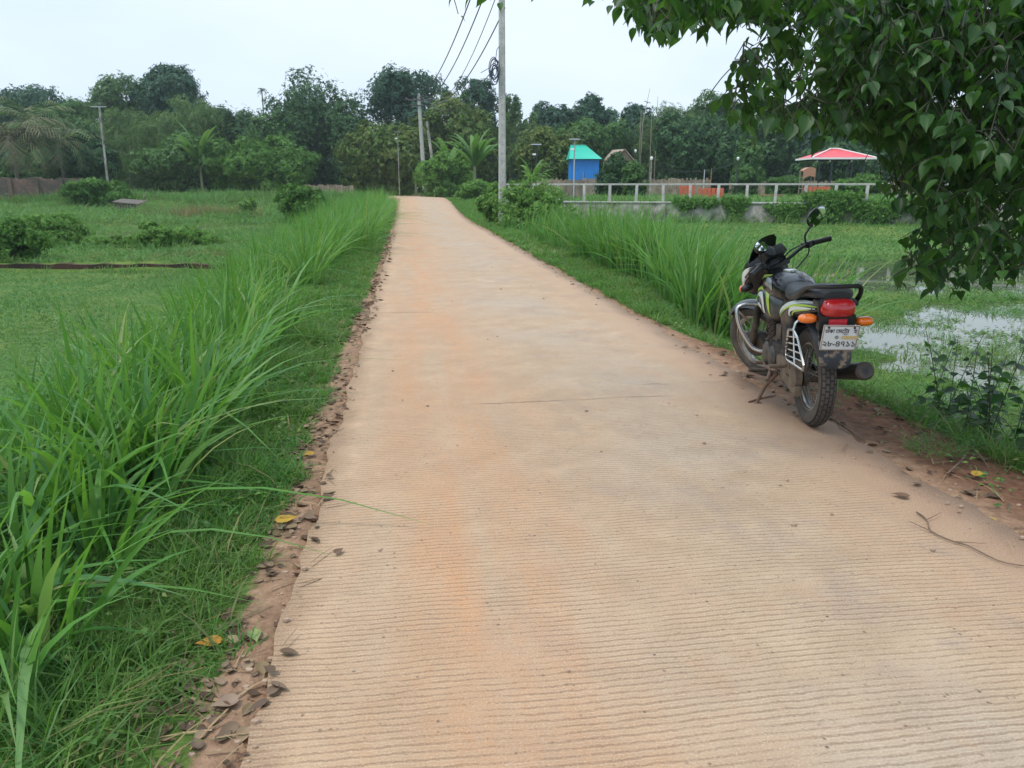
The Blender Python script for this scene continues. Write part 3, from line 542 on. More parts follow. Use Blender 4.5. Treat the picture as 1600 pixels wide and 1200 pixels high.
shrub('shrub', 'pale low shrub left of the thin leaning pole above the brick wall', 65, 235, 62, 282, 72, 'mid', group=GS)
shrub('shrub', 'dark vine mound at the right end of the brick wall', 150, 284, 42, 318, 57, 'vine', size=.24)
shrub('shrub', 'light green leafy bush at the foot of the far leaning pole', 692, 245, 42, 310, 66, 'fresh', group=GS, size=.26, lobes=22, gap=.55)
shrub('shrub', 'round low bush beside the road bend right of the leafy bush', 742, 280, 28, 316, 56, 'fresh', size=.2)
shrub('shrub', 'creeper mound wrapped round the foot of the utility pole, left half', 772, 296, 22, 340, 34, 'fresh', size=.14)
shrub('shrub', 'large bright creeper mound right of the utility pole foot', 838, 288, 62, 352, 31, 'fresh', size=.15, lobes=26, gap=.5)
shrub('shrub', 'dark shrub before the old tin hut', 962, 243, 26, 285, 56, 'dark', size=.2)
shrub('shrub', 'spiky green shrub right of the dark shrub by the hut', 992, 256, 20, 285, 54, 'mid', size=.2)
shrub('shrub', 'leafy bush at the foot of the lamp post left of the gazebo', 1165, 262, 22, 287, 56, 'mid', size=.2)
shrub('shrub', 'low hedge bush under the right side of the gazebo', 1345, 273, 36, 290, 58, 'vine', size=.2)
shrub('shrub', 'low hedge bush between the lamp post and the wicker shelter', 1225, 272, 30, 288, 54, 'mid', size=.2)
shrub('shrub', 'thick dark green bush at the left edge of the field by the low brick ledge', 15, 345, 42, 428, 24.6, 'vine', size=.12, lobes=20)
shrub('shrub', 'light weedy bush right behind the thick bush at the left edge', 75, 340, 42, 385, 30, 'fresh', size=.12)
shrub('shrub', 'small leafy weed mound in the middle of the left field', 236, 350, 26, 390, 29, 'fresh', size=.13, gap=.6, lobes=9)
shrub('shrub', 'flat weed patch left of the weed mound in the left field', 178, 368, 34, 386, 30, 'fresh', size=.12, gap=.6)
shrub('shrub', 'pale weed patch right of the weed mound in the left field', 290, 356, 42, 376, 31, 'fresh', size=.12, gap=.5, lobes=9)
shrub('shrub', 'dark bush half hidden behind the long tall grass stand', 470, 286, 30, 335, 40, 'vine', size=.17, lobes=16)
shrub('shrub', 'tiny broad-leaved plant in the left field before the far trees', 385, 308, 12, 326, 46, 'fresh', size=.15)

def frond(mb_v, mb_f, base, az, el, L, droop, nl, lw, rachis=True):
    """one arching pinnate frond; appends leaflets quads"""
    g_ = rng; b = np.array(base, float); hd = np.array((math.cos(az), math.sin(az), 0)); P = []
    for i in range(nl+1):
        u = i/nl; a = el-droop*u; P.append(b.copy()); b = b+(hd*math.cos(a)+np.array((0, 0, math.sin(a))))*L/nl
    side = np.array((-math.sin(az), math.cos(az), 0))
    for i in range(1, nl+1):
        u = i/nl; ll = L*.28*math.sin(math.pi*min(1, .12+u*.88))**.6+.05; fw = (P[i]-P[i-1]); fw = fw/np.linalg.norm(fw)
        for s_ in (-1, 1):
            tip = P[i]+(side*s_*.75+fw*.55+np.array((0, 0, -.45+g_.normal(0, .12))))*ll; w_ = fw*lw
            o = len(mb_v); mb_v += [P[i]-w_*.5, P[i]+w_*.5, tip+w_*.1, tip-w_*.1]; mb_f.append((o, o+1, o+2, o+3))
    return P
def palm(label, px, ybase, ycen, D, L, nf, mat, name='palm_tree', trunkr=.16, seed=1, droop=1.7):
    c = atY(px, ycen, D); zg = float(gz(c[0], D)); root = empty(name, (c[0], D, zg), label, 'palm')
    V, Fs = [], []; mb = MB()
    for i in range(nf):
        az = i*2.39996+rng.uniform(-.2, .2); el = rng.uniform(.25, 1.35); P = frond(V, Fs, c, az, el, L*rng.uniform(.8, 1.1), droop*rng.uniform(.8, 1.15), 18, .085*L/3)
        mb.tube([tuple(p) for p in P[::3]], [.03*(1-.7*j/len(P[::3])) for j in range(len(P[::3]))], 4)
    link('crown', fast('crown', local(root, np.array(V)), np.array(Fs), LM[mat]), root); mb.build('rachis', BARK, root)
    t = MB(); t.tube([(c[0], D, zg-.1), (c[0]+.05, D, (zg+c[2])/2), (c[0], D, c[2]+.05)], [trunkr*1.3, trunkr, trunkr*.85], 10); t.build('trunk', BARK, root); return root
palm('brown-fronded palm at the left edge above the brick wall', 18, 290, 222, 66, 5.4, 22, 'brown', droop=2.3)
palm('drooping green palm right of the brown-fronded palm', 92, 290, 226, 68, 4.6, 18, 'palm', droop=2.2)
palm('pale green palm with upright fronds rising behind the brown-fronded palm', 50, 290, 196, 76, 5.4, 18, 'palm', droop=1.9)
palm('tall thin-stemmed palm standing alone against the sky', 409, 285, 142, 118, 1.1, 12, 'dusk', trunkr=.10, droop=2.2)
def banana(label, px, ybase, D, ytop, nf, seed, wd_=.085):
    b = atY(px, ybase, D); top = atY(px, ytop, D); zg = float(gz(b[0], D)); zt = top[2]; H = zt-zg; root = empty('banana_plant', (b[0], D, zg), label, 'banana plant'); r_ = random.Random(seed)
    st_ = MB(); st_.tube([(b[0], D, zg-.05), (b[0], D, zg+H*.45)], [.16, .10], 9); st_.build('stem', pm('banana_stem', (.12, .16, .06), .6, 0, (.2, .2, .1), 5), root)
    mb = MB()
    for i in range(nf):
        az = i*2.4+r_.uniform(-.3, .3); el = r_.uniform(.75, 1.45); L = H*r_.uniform(.5, .75); dr = r_.uniform(.9, 1.7); p = np.array((b[0], D, zg+H*.42)); hd = np.array((math.cos(az), math.sin(az), 0)); sd = np.array((-math.sin(az), math.cos(az), 0)); G = []
        for j in range(9):
            u = j/8; a = el-dr*u*u; w_ = L*wd_*math.sin(math.pi*min(1, u*.9+.07))**.55*(.25 if u < .15 else 1)
            wd = (0, .06)[j % 2]*L*.3; up = np.array((0, 0, 1))
            G.append([p-sd*w_-up*w_*.35, p-sd*w_*.5+up*.0, p, p+sd*w_*.5, p+sd*w_-up*w_*.35]); p = p+(hd*math.cos(a)+up*math.sin(a))*L/8
        mb.sheet(G)
    mb.build('leaves', LM['banana'], root, ang=80); return root
banana('banana plant with pale splayed leaves among the shrubs of the left wood', 312, 250, 74, 196, 18, 1, .06)
banana('banana plant with ragged leaves right of the far pole', 742, 300, 62, 200, 20, 2, .075)
banana('narrow banana plant between the far pole and the ragged banana plant', 700, 285, 68, 208, 8, 3)
banana('small banana plant below the flat solar panel right of the utility pole', 832, 300, 44, 245, 9, 4)
banana('young banana plant left of the far pole at the road end', 650, 300, 74, 250, 7, 5)
# the unbroken mass of wood far behind the single trees
def far_wood():
    n = 26000; x = rng.uniform(-95, 100, n); y = rng.uniform(100, 113, n)
    hmax = 7.2+1.6*wob(x, x*0, .09, .6)+1.2*wob(x, x*0, .31, 2.)+.7*wob(x, y, .9, 1.); z = .4+hmax*rng.random(n)**.85
    P = np.stack([x, y, z], -1); out = unit(rng.normal(size=(n, 3))+np.array((0, -.9, .7))); ax = unit(np.cross(out, rng.normal(size=(n, 3))))
    X, Y, Z = frames(ax, out); V, Fc = place(SPRIG[0], SPRIG[1], P, X, Y, Z, rng.uniform(.8, 1.6, n)); return fast('far_wood', V, Fc, LM['dusk'])
stuffobj('far_wood', far_wood(), 'continuous dark wood far behind the single trees along the horizon', 'wood')

# ------------------------------------------------------------------ structures
CONC = pm('weathered_concrete', (.24, .23, .205), .9, 0, (.37, .36, .325), 3, 0, .5, .2, (.085, .09, .06), 2.0, (.44, .66))
CONCL = pm('pale_concrete', (.30, .30, .28), .85, 0, (.41, .41, .385), 5, 0, .3, .2, (.20, .19, .15), 7, (.56, .75))
RUST = pm('rusty_iron', (.16, .085, .05), .85, 0, (.26, .15, .09), 18)
WOOD = pm('grey_wood', (.16, .125, .09), .9, 0, (.29, .24, .18), 9, 0, .5, .2)
PLANK = pm('weathered_planks', (.15, .12, .095), .9, 0, (.29, .235, .18), 2.2, 0, .5, .2)
DARKM = pm('dark_steel', (.05, .055, .06), .5, .6)
GREYM = pm('grey_painted_metal', (.38, .40, .40), .5, .3)
ORANGE = pm('orange_paint', (.46, .10, .04), .7, 0, (.36, .085, .04), 3)
BLACKW = pm('black_cable', (.03, .03, .032), .6)
# retaining wall with posts and a rail
def on_line(u): return FA+FD*u
root = empty('retaining_wall', (float(FA[0]), float(FA[1]), 0), 'grey stained concrete retaining wall topped by white posts and a long rail', 'wall')
L_ = float(np.linalg.norm(FB-FA)); ang = math.atan2(FD[1], FD[0]); RZ = Matrix.Rotation(ang, 4, 'Z')
m = on_line(L_/2)-FN*(-.14)
mb = MB(); mb.box((float(m[0]), float(m[1]), -.05), (L_, .26, 1.52), RZ, bev=.02); mb.build('wall', CONC, root)
mb = MB(); mb.box((float(m[0]), float(m[1]), .735), (L_+.06, .36, .07), RZ, bev=.015); mb.build('coping', CONCL, root)
mb = MB(); c = m; mb.box((float(c[0]), float(c[1]), 1.60), (L_, .10, .085), RZ, bev=.012); mb.build('rail', CONCL, root)
i = 0; u = .25
while u < L_:
    p = on_line(u)+FN*.14; h = .80; mb = MB()
    mb.box((float(p[0])+rng.uniform(-.015, .015), float(p[1]), .77+h/2-.01), (.135, .135, h), RZ @ Matrix.Rotation(rng.normal(0, .012), 4, 'Y'), bev=.012)
    tag(mb.build('post', CONCL, root), None); u += 1.33
# pilasters on the face
u = 3.0
while u < L_:
    p = on_line(u)-FN*.05; mb = MB(); mb.box((float(p[0]), float(p[1]), -.06), (.22, .12, 1.46), RZ, bev=.01); mb.build('pilaster', CONC, root); u += 5.3
def creeper(label, px, hw, ztop, zbot, n, seed, bulge=.22):
    r0 = ray(px, 315); D = float((FA@FN)/(r0[0]*FN[0]+r0[1]*FN[1])*r0[1]); c = np.array((r0[0]/r0[1]*D, D)); hwm = hw*D/F*.95; g_ = np.random.default_rng(seed)
    u = np.clip(g_.normal(0, .45, n), -1, 1.0); col = .5+.5*np.sin(u*9+seed)*np.cos(u*23+2*seed); low = ztop-(ztop-zbot)*(.35+.65*col)*(1-np.abs(u)**2.2); z = low+(ztop-low)*g_.random(n)**.8+g_.normal(0, .03, n)
    b = .04+bulge*g_.random(n)*(.4+.6*(1-np.abs(u))); P = np.stack([c[0]+FD[0]*u*hwm-FN[0]*b, c[1]+FD[1]*u*hwm-FN[1]*b, z], -1); over = g_.random(n) < .18; P[over, 2] = ztop+g_.random(over.sum())*.16; P[over, :2] += FN*g_.uniform(0, .35, (over.sum(), 1))
    out = unit(g_.normal(size=(n, 3))*.6+np.array((-FN[0], -FN[1], .5))); ax = unit(np.cross(out, g_.normal(size=(n, 3)))+np.array((0, 0, -.5))); X, Y, Z = frames(ax, out); V, Fc = place(SPRIG[0], SPRIG[1], P, X, Y, Z, .15*g_.uniform(.6, 1.4, n))
    tag(link('creeper', fast('creeper', V, Fc, LM['vine'])), label, 'creeper', 'creepers on the retaining wall')
for i, (px, hw, zt, zb, n, lab) in enumerate([(1072, 20, .82, .30, 420, 'ivy clump hanging over the wall coping, leftmost on the wall'), (1107, 15, .80, .45, 260, 'smallest ivy clump on the wall coping, below the orange edging'), (1150, 22, .84, -.25, 560, 'ivy clump trailing down the wall just left of the motorcycle mirrors'), (1232, 34, .62, -.5, 1100, 'wide ivy curtain low on the wall behind the motorcycle mirror'), (1300, 44, 1.12, -.4, 1900, 'tall ivy mound on the wall below the gazebo'), (1372, 48, .72, -.5, 1600, 'dark creeper along the wall right of the tall ivy mound'), (1470, 60, .9, -.5, 2000, 'creeper on the wall behind the hanging leaves at far right')]): creeper(lab, px, hw, zt, zb, n, i+3, .5 if px > 1250 else .22)
wl = []
for k_ in range(150):
    u = rng.uniform(0, L_); p = on_line(u)-FN*rng.uniform(.25, .9); wl.append((float(p[0]), float(p[1]), rng.uniform(.35, .95)))
reeds('wall_weeds', wl, 14, (.4, 1.0), (.02, .04), 'weedy grass growing along the foot of the retaining wall', 'weeds', (.05, 0), 3, spread=.4, mat=G_FIELD)
wl = []
for k_ in range(110):
    u = rng.uniform(0, L_); p = on_line(u)+FN*rng.uniform(.4, 1.6); wl.append((float(p[0]), float(p[1]), rng.uniform(.4, .9)))
reeds('lawn_weeds', wl, 14, (.4, .9), (.02, .04), 'uneven grass behind the posts on top of the retaining wall', 'weeds', (.05, 0), 3, spread=.5, mat=G_FIELD)

# main utility pole
def cpole(name, label, px, ybase, ytop, D, r0, r1, lean=0., mat=CONCL, cat_='utility pole', extra=None):
    b = atY(px, ybase, D); zg = float(gz(b[0], D)); t = atY(px, ytop, D); root = empty(name, (b[0], D, zg), label, cat_)
    mb = MB(); H = t[2]-zg; n = 8
    rg = []
    for i in range(9):
        u = i/8; r_ = r0+(r1-r0)*u; cx = b[0]+lean*u; z = zg-.2+(H+.2)*u
        rg.append([(cx+r_*sx, D+r_*sy, z) for sx, sy in ((-1, -.72), (-.72, -1), (.72, -1), (1, -.72), (1, .72), (.72, 1), (-.72, 1), (-1, .72))])
    mb.rings(rg); mb.build('shaft', mat, root, ang=20); return root, (b[0]+lean, D, t[2])
p1, top1 = cpole('utility_pole', 'thick pale concrete utility pole with bolt holes right of the road', 785, 330, -55, 33, .165, .115)
HOLE = pm('dark_hole', (.03, .03, .03), .9)
for i in range(22):
    z = .9+i*.38; r_ = .165-.05*(z/10); x_ = top1[0]
    mb = MB(); mb.tube([(x_, 33-r_-.004, z), (x_, 33-r_+.03, z)], .016, 8); mb.build('bolt_hole', HOLE, p1)

def crossarm(root, x, y, z, w, wires):
    mb = MB(); mb.box((x, y-.13, z), (w, .08, .09), bev=.006); mb.build('crossarm', DARKM, root)
    for wx in wires:
        mb = MB(); mb.lathe([(0, .02), (.05, .045), (.09, .03), (.12, .05), (.16, .02)], (0, 0, 0), 10); mb.tf = lambda p, wx=wx: (x+wx+p[2], y-.13+p[1], z+.045+p[0]); mb.build('insulator', pm('brown_porcelain', (.12, .06, .04), .25), root)
crossarm(p1, top1[0], 33, 9.15, 2.1, (-.95, -.45, .45, .95))
p2, top2 = cpole('utility_pole', 'slimmer concrete pole at the far bend with a short crossarm', 664, 285, 146, 72, .20, .13, -.35)
crossarm(p2, top2[0], 72, top2[2]-.55, 2.6, (-1.1, -.4, .4, 1.1))
mb = MB(); mb.tube([(top2[0]-.1, 71.8, top2[2]-.3), (top2[0]-.1, 71.8, top2[2]+.45)], .04, 6); mb.tube([(top2[0]-1., 71.8, top2[2]-1.0), (top2[0]+1.4, 71.8, top2[2]-1.05)], .04, 6); mb.build('bracket', DARKM, p2)
b = atY(679, 275, 71); t = atY(667, 190, 71.4); r_ = empty('strut_pole', (b[0], 71, .6), 'short pole propped against the slimmer concrete pole as a strut', 'strut pole')
mb = MB(); mb.tube([(b[0]+.15, 71, .4), (b[0], 71, b[2]), tuple(t)], [.15, .14, .11], 8); mb.build('shaft', CONC, r_)
for i, (dx1, z1, dx2, z2, sag, lab) in enumerate([(-.95, 9.3, -1.1, -.4, 1.6, 'leftmost overhead wire running to the far pole'), (-.45, 9.3, -.4, -.4, 1.7, 'second overhead wire from the left'), (.12, 8.3, .4, -.4, 1.7, 'overhead wire meeting the near pole just below its top'), (-.14, 8.9, 1.1, -.4, 1.5, 'thin overhead wire between the heavier wires'), (-.14, 6.3, 1.1, -1.0, 1.0, 'lowest overhead wire leaving the near pole above the cable coil')]):
    A_, B_ = Vector((top1[0]+dx1, 32.9, z1)), Vector((top2[0]+dx2, 71.8, top2[2]+z2)); mb = MB()
    mb.tube([A_.lerp(B_, u/24)-Vector((0, 0, sag*4*(u/24)*(1-u/24))) for u in range(25)], .018 if i in (3, 4) else .026, 5)
    tag(mb.build('overhead_wire', BLACKW), lab, 'wire', 'overhead wires')
mb = MB()
for i in range(9):
    r_ = rng.uniform(.16, .34); c0 = np.array((top1[0]-.27+rng.uniform(-.08, .06), 32.75+rng.uniform(-.06, .06), 5.95+rng.uniform(-.15, .12))); q = rng.uniform(-.4, .4)
    mb.tube([c0+np.array((math.cos(a)*r_*.55, math.sin(a)*q*.15, math.sin(a)*r_*1.25)) for a in np.linspace(0, 6.2, 18)], .018, 5)
mb.tube([(top1[0]-.27, 32.8, 6.2), (top1[0]-.2, 32.8, 6.75), (top1[0]-.1, 32.86, 6.9)], .015, 5)
mb.tube([(top1[0]-.45, 32.75, 6.1), (top1[0]-.85, 32.8, 5.9)], .013, 5)
tag(mb.build('cable_coil', pm('cable_sheath', (.04, .05, .09), .5)), 'tangled dark coil of cable hung on the left of the thick utility pole', 'cable coil')
p3, top3 = cpole('utility_pole', 'thin leaning concrete pole with a crossbar by the brick wall on the left', 168, 285, 166, 66, .085, .06, .12, CONC)
mb = MB(); mb.box((top3[0], 65.85, top3[2]-.05), (1.3, .05, .06)); mb.build('crossarm', GREYM, p3)

# brick wall on the left with a grey plinth
BR = NT('old_red_brick'); co = BR.n('TexCoord').outputs['Object']; sx = BR.n('SeparateXYZ', {0: co}); v_ = BR.n('CombineXYZ', {0: sx.outputs[0], 1: sx.outputs[2], 2: 0.}).outputs[0]
bt = BR.n('TexBrick', {'Vector': v_, 'Scale': 1., 'Color1': (.11, .052, .036, 1), 'Color2': (.175, .09, .06, 1), 'Mortar': (.14, .12, .10, 1), 'Mortar Size': .014, 'Brick Width': .25, 'Row Height': .085})
nb = BR.noise(1.3, 6, .7, co); c_ = BR.mix(BR.mapr(nb, .40, .58), bt.outputs['Color'], (.07, .062, .05, 1)); BR.set(BR.b.inputs['Base Color'], BR.mix(BR.mapr(BR.noise(5, 5, .7, co), .58, .72), c_, (.25, .21, .19, 1))); BR.b.inputs['Roughness'].default_value = .95; BR.bump(bt.outputs['Fac'], .4, .02)
a0, a1 = atY(-120, 300, 58), atY(142, 300, 60.5); wr = empty('brick_wall', (a0[0], a0[1], -.3), 'old red brick boundary wall with a ragged top at the left edge', 'wall')
dv = Vector((a1[0]-a0[0], a1[1]-a0[1], 0)); La = dv.length; an = math.atan2(dv.y, dv.x); RB = Matrix.Rotation(an, 4, 'Z'); mid = (a0+a1)/2
mb = MB(); nn = 60; G1 = []
for i in range(nn+1):
    u = i/nn; p = a0+(a1-a0)*u; zt = 2.05+.04*math.sin(u*31)+.07*(rng.random() < .25)-.10*(rng.random() < .18); nv = np.array((-math.sin(an), math.cos(an), 0))*.125
    G1.append([tuple(p*np.array((1, 1, 0))-nv+np.array((0, 0, -.6))), tuple(p*np.array((1, 1, 0))-nv+np.array((0, 0, zt))), tuple(p*np.array((1, 1, 0))+nv+np.array((0, 0, zt))), tuple(p*np.array((1, 1, 0))+nv+np.array((0, 0, -.6)))])
mb.rings(G1); mb.build('wall', BR.m, wr, smooth=False)
mb = MB(); mb.box((float(mid[0]), float(mid[1])-.02, -.25), (La, .40, .75), RB, bev=.02); mb.build('plinth', CONC, wr)
for u in (.1, .3, .52, .68, .83, .95):
    p = a0+(a1-a0)*u; mb = MB(); mb.box((float(p[0]), float(p[1])-.10, .75), (.27, .27, 2.72), RB, bev=.01); mb.build('pier', BR.m, wr, smooth=False)
# low brick ledge across the left field
mb = MB(); LX = np.linspace(-23, -6.9, 60); rg = []
for x in LX: 
    zt = -.755+.015*math.sin(x*5)+rng.uniform(-.012, .012); y = 23.32+.03*math.sin(x*1.1); rg.append([(x, y, -1.2), (x, y, zt), (x, y+.24, zt), (x, y+.24, -1.2)])
mb.rings(rg); tag(mb.build('brick_ledge', pm('mossy_old_brick', (.022, .018, .014), .95, 0, (.07, .038, .026), 1.6, 0, .6, .2), smooth=False), 'low dark mossy brick ledge running across the left field', 'ledge')
fw = list(zip(rng.uniform(-22, -7, 130), np.where(rng.random(130) < .5, rng.uniform(22.5, 23.25, 130), rng.uniform(23.65, 24.6, 130)), rng.uniform(.16, .42, 130)))
reeds('ledge_weeds', fw, 16, (.4, 1.1), (.012, .026), 'ragged weeds growing along both sides of the low brick ledge', 'weeds', (.05, 0), 3, spread=.7, mat=G_FIELD)
fw = [(float(a0[0]+(a1[0]-a0[0])*u), float(a0[1]+(a1[1]-a0[1])*u)-q_, z) for u, q_, z in zip(rng.random(90), rng.uniform(.3, 1.6, 90), rng.uniform(.5, 1.3, 90))]
reeds('wall_weeds', fw, 14, (.4, 1.0), (.03, .06), 'weeds growing up the foot of the old brick wall on the left', 'weeds', (.05, 0), 3, spread=.5, mat=G_FIELD)
# broken wooden coop in the left field
b = atY(203, 303, 52); zc = float(gz(b[0], 52)); cw = empty('wooden_coop', (b[0], 52, zc), 'small sagging dark wooden coop with thin posts before the vine mound', 'coop')
mb = MB(); mb.sheet([[(b[0]-.95, 51.4, zc+.66), (b[0]+.75, 51.4, zc+.50)], [(b[0]-.9, 52.7, zc+.82), (b[0]+.8, 52.7, zc+.70)]], 0, .05, (0, 0, 1)); mb.build('roof', pm('dark_old_boards', (.06, .05, .042), .9, 0, (.12, .10, .085), 6), cw, smooth=False)
mb = MB(); [mb.box((b[0]-.85+.19*i, 51.5, zc+.30), (.15, .03, .55), bev=.004) for i in range(8)]; mb.build('boards', pm('dark_boards', (.07, .055, .045), .9, 0, (.14, .11, .09), 8), cw)
for px_, hx in ((-.85, .62), (.68, .55), (.95, 1.25)):
    mb = MB(); mb.tube([(b[0]+px_, 51.45, zc-.1), (b[0]+px_+(.25 if px_ > .9 else 0), 51.45, zc+hx)], .035, 6); mb.build('post', WOOD, cw)

# blue tin house
def corr(mb, A, B, C, D_, n=26, amp=.025):                               # corrugated quad A-B (eave) D-C (ridge)
    A, B, C, D_ = map(Vector, (A, B, C, D_)); nrm = (B-A).cross(D_-A).normalized(); G = []
    for j in (0, 1):
        P, Q = (A, B) if j == 0 else (D_, C); G.append([tuple(P.lerp(Q, i/n)+nrm*amp*math.cos(i*math.pi)) for i in range(n+1)])
    mb.sheet(G, 0, .02, tuple(-nrm))
BLUE = pm('blue_tin', (.012, .19, .56), .5, .0, (.012, .165, .50), 2, 0, 0, .5, (.05, .12, .25), 3, (.6, .8)); TEAL = pm('teal_green_tin', (.008, .40, .29), .5, .0, (.012, .35, .26), 1.5)
D = 64; xl, xr = atY(893, 250, D)[0], atY(936, 250, D)[0]; zE, zR = atY(900, 248, D)[2], atY(900, 226, D)[2]; h_ = empty('tin_house', ((xl+xr)/2, D, .65), 'small blue corrugated tin house with a teal green roof behind the fence', 'house')
mb = MB(); corr(mb, (xl, D, .62), (xr, D, .62), (xr, D, zE), (xl, D, zE), 30, .02); corr(mb, (xr, D, .62), (xr, D+3, .62), (xr, D+3, zE), (xr, D, zE), 30, .02); corr(mb, (xl, D+3, .62), (xl, D, .62), (xl, D, zE), (xl, D+3, zE), 30, .02); corr(mb, (xr, D+3, .62), (xl, D+3, .62), (xl, D+3, zE), (xr, D+3, zE), 30, .02); mb.build('wall', BLUE, h_, smooth=False)
mb = MB(); o = .22; rx0, rx1 = xl+.0, xr-.95; corr(mb, (xl-o, D-o, zE-.02), (xr+o, D-o, zE-.02), (rx1, D+1.5, zR), (rx0, D+1.5, zR), 34, .02); corr(mb, (xr+o, D+3+o, zE-.02), (xl-o, D+3+o, zE-.02), (rx0, D+1.5, zR), (rx1, D+1.5, zR), 34, .02)
mb.add([(xr+o, D-o, zE-.02), (xr+o, D+3+o, zE-.02), (rx1, D+1.5, zR)], [(0, 1, 2)]); mb.add([(xl-o, D-o, zE-.02), (rx0, D+1.5, zR), (xl-o, D+3+o, zE-.02)], [(0, 1, 2)]); mb.tube([(rx0, D+1.5, zR), (rx1, D+1.5, zR)], .05, 6); mb.build('roof', TEAL, h_, smooth=False)
mb = MB(); mb.box((xl+.95, D-.03, 1.6), (.04, .05, 1.95)); mb.build('corner_trim', GREYM, h_)
# old hut with a rusty roof
D = 66; xl, xr = atY(946, 250, D)[0], atY(990, 250, D)[0]; zE, zR = atY(950, 252, D)[2], atY(950, 233, D)[2]; xm = xr-.6; h_ = empty('old_hut', ((xl+xr)/2, D, .65), 'old brown hut with a rusty tin gable roof right of the blue house', 'hut')
mb = MB(); mb.box(((xl+xr)/2, D+1.5, (zE+.6)/2), (xr-xl-.3, 2.8, zE-.6)); mb.build('wall', PLANK, h_, smooth=False)
mb = MB(); mb.add([(xr-1.75, D-.02, zE), (xr+.1, D-.02, zE), (xr-.8, D-.02, zR-.05), (xr-1.75, D+.05, zE), (xr+.1, D+.05, zE), (xr-.8, D+.05, zR-.05)], [(0, 1, 2), (3, 5, 4), (0, 3, 4, 1), (1, 4, 5, 2), (2, 5, 3, 0)]); mb.build('gable', WOOD, h_, smooth=False)
mb = MB(); corr(mb, (xl-.2, D-.2, zE+.05), (xr-1.7, D-.25, zE+.05), (xr-.8, D-.25, zR), (xl+.7, D+1.2, zR-.02), 22, .02); corr(mb, (xr+.2, D+2.5, zE-.1), (xr+.2, D-.25, zE-.1), (xr-.8, D-.25, zR), (xr-.8, D+2.5, zR), 22, .02); mb.build('roof', pm('rusty_tin', (.22, .16, .12), .8, 0, (.33, .27, .22), 2.5), h_, smooth=False)
# plank fences
def plank_fence(name, label, pts, z0, z1, w=.16, skip=0.):
    root = empty(name, (pts[0][0], pts[0][1], z0), label, 'fence'); mb = MB(); ps = MB()
    for (xa, ya), (xb, yb) in zip(pts[:-1], pts[1:]):
        n = int(math.hypot(xb-xa, yb-ya)/w); a_ = math.atan2(yb-ya, xb-xa); RZ_ = Matrix.Rotation(a_, 4, 'Z')
        for i in range(n):
            if rng.random() < skip: continue
            u = (i+.5)/n; h = (z1-z0)*rng.uniform(.9, 1.04); mb.box((xa+(xb-xa)*u, ya+(yb-ya)*u+rng.uniform(-.015, .015), z0+h/2), (w*.93, .03, h), RZ_ @ Matrix.Rotation(rng.normal(0, .015), 4, 'Y'))
        for f in (.25, .8): ps.box(((xa+xb)/2, (ya+yb)/2+.05, z0+(z1-z0)*f), (math.hypot(xb-xa, yb-ya), .06, .08), RZ_)
    mb.build('planks', PLANK, root, smooth=False); ps.build('rails', WOOD, root, smooth=False); return root
q = lambda px, D: (float(atY(px, 280, D)[0]), D)
plank_fence('plank_fence', 'long weathered plank fence below the blue house and the dark trees', [q(835, 60), q(1030, 59), q(1110, 58.5)], .6, 2.05)
plank_fence('plank_fence', 'weathered plank fence at the foot of the trees behind the gazebo', [q(1140, 66.5), q(1430, 66)], .6, 1.9)
plank_fence('plank_gate', 'grey plank enclosure left of the posts, nearer than the long plank fence', [q(843, 48), q(880, 47), q(914, 47.5)], .6, 1.85, .2)
pf = plank_fence('bamboo_fence', 'low pale bamboo fence at the end of the left field by the mango tree', [q(475, 68), q(552, 69)], .45, 1.6, .22)
# gazebo
D = 60; xl, xr = atY(1269, 248, D)[0], atY(1369, 248, D)[0]; zE, zR = atY(1300, 246.5, D)[2], atY(1300, 231, D)[2]; xc = (xl+xr)/2; gz0 = .68; g0 = empty('gazebo', (xc, D+1.7, gz0), 'open gazebo with a red hipped roof on thin dark posts', 'gazebo')
dp = 3.4; e = .0; rA, rB = (xc-.42, D+dp/2, zR), (xc+.15, D+dp/2, zR)
RED = pm('red_roof_sheet', (.50, .055, .07), .5, 0, (.58, .085, .095), 2, 0, 0, .4)
for quad in ([(xl, D, zE), (xr, D, zE), rB, rA], [(xr, D+dp, zE), (xl, D+dp, zE), rA, rB]):
    mb = MB(); corr(mb, *quad, n=40, amp=.012); mb.build('roof_panel', RED, g0, smooth=False)
for tri_ in ([(xr, D, zE), (xr, D+dp, zE), rB], [(xl, D+dp, zE), (xl, D, zE), rA]):
    mb = MB(); mb.add([*tri_, *[(p[0], p[1], p[2]-.03) for p in tri_]], [(0, 1, 2), (5, 4, 3), (0, 3, 4, 1), (1, 4, 5, 2), (2, 5, 3, 0)]); mb.build('roof_panel', RED, g0, smooth=False)
mb = MB(); W_ = pm('white_trim', (.7, .68, .66), .5)
for a_, b_ in (((xl, D, zE), rA), ((xr, D, zE), rB), (rA, rB)): mb.tube([(a_[0], a_[1], a_[2]+.03), (b_[0], b_[1], b_[2]+.03)], .045, 6)
mb.box((xc, D-.03, zE-.04), (xr-xl+.04, .04, .13)); mb.box((xl-.03, D+dp/2, zE-.04), (.04, dp, .13)); mb.box((xr+.03, D+dp/2, zE-.04), (.04, dp, .13)); mb.build('fascia', W_, g0)
for px_, py_ in ((xl+.75, D+.35), (xl+1.65, D+.35), (xr-1.6, D+.35), (xr-.75, D+.35), (xl+.75, D+dp-.35), (xr-.75, D+dp-.35)):
    mb = MB(); mb.box((px_, py_, (zE+gz0)/2), (.085, .085, zE-gz0), bev=.008); mb.build('post', DARKM, g0)
for y_ in (D+.35, D+dp-.35): mb = MB(); mb.box((xc, y_, zE-.12), (xr-xl-1.2, .07, .1)); mb.build('beam', DARKM, g0)
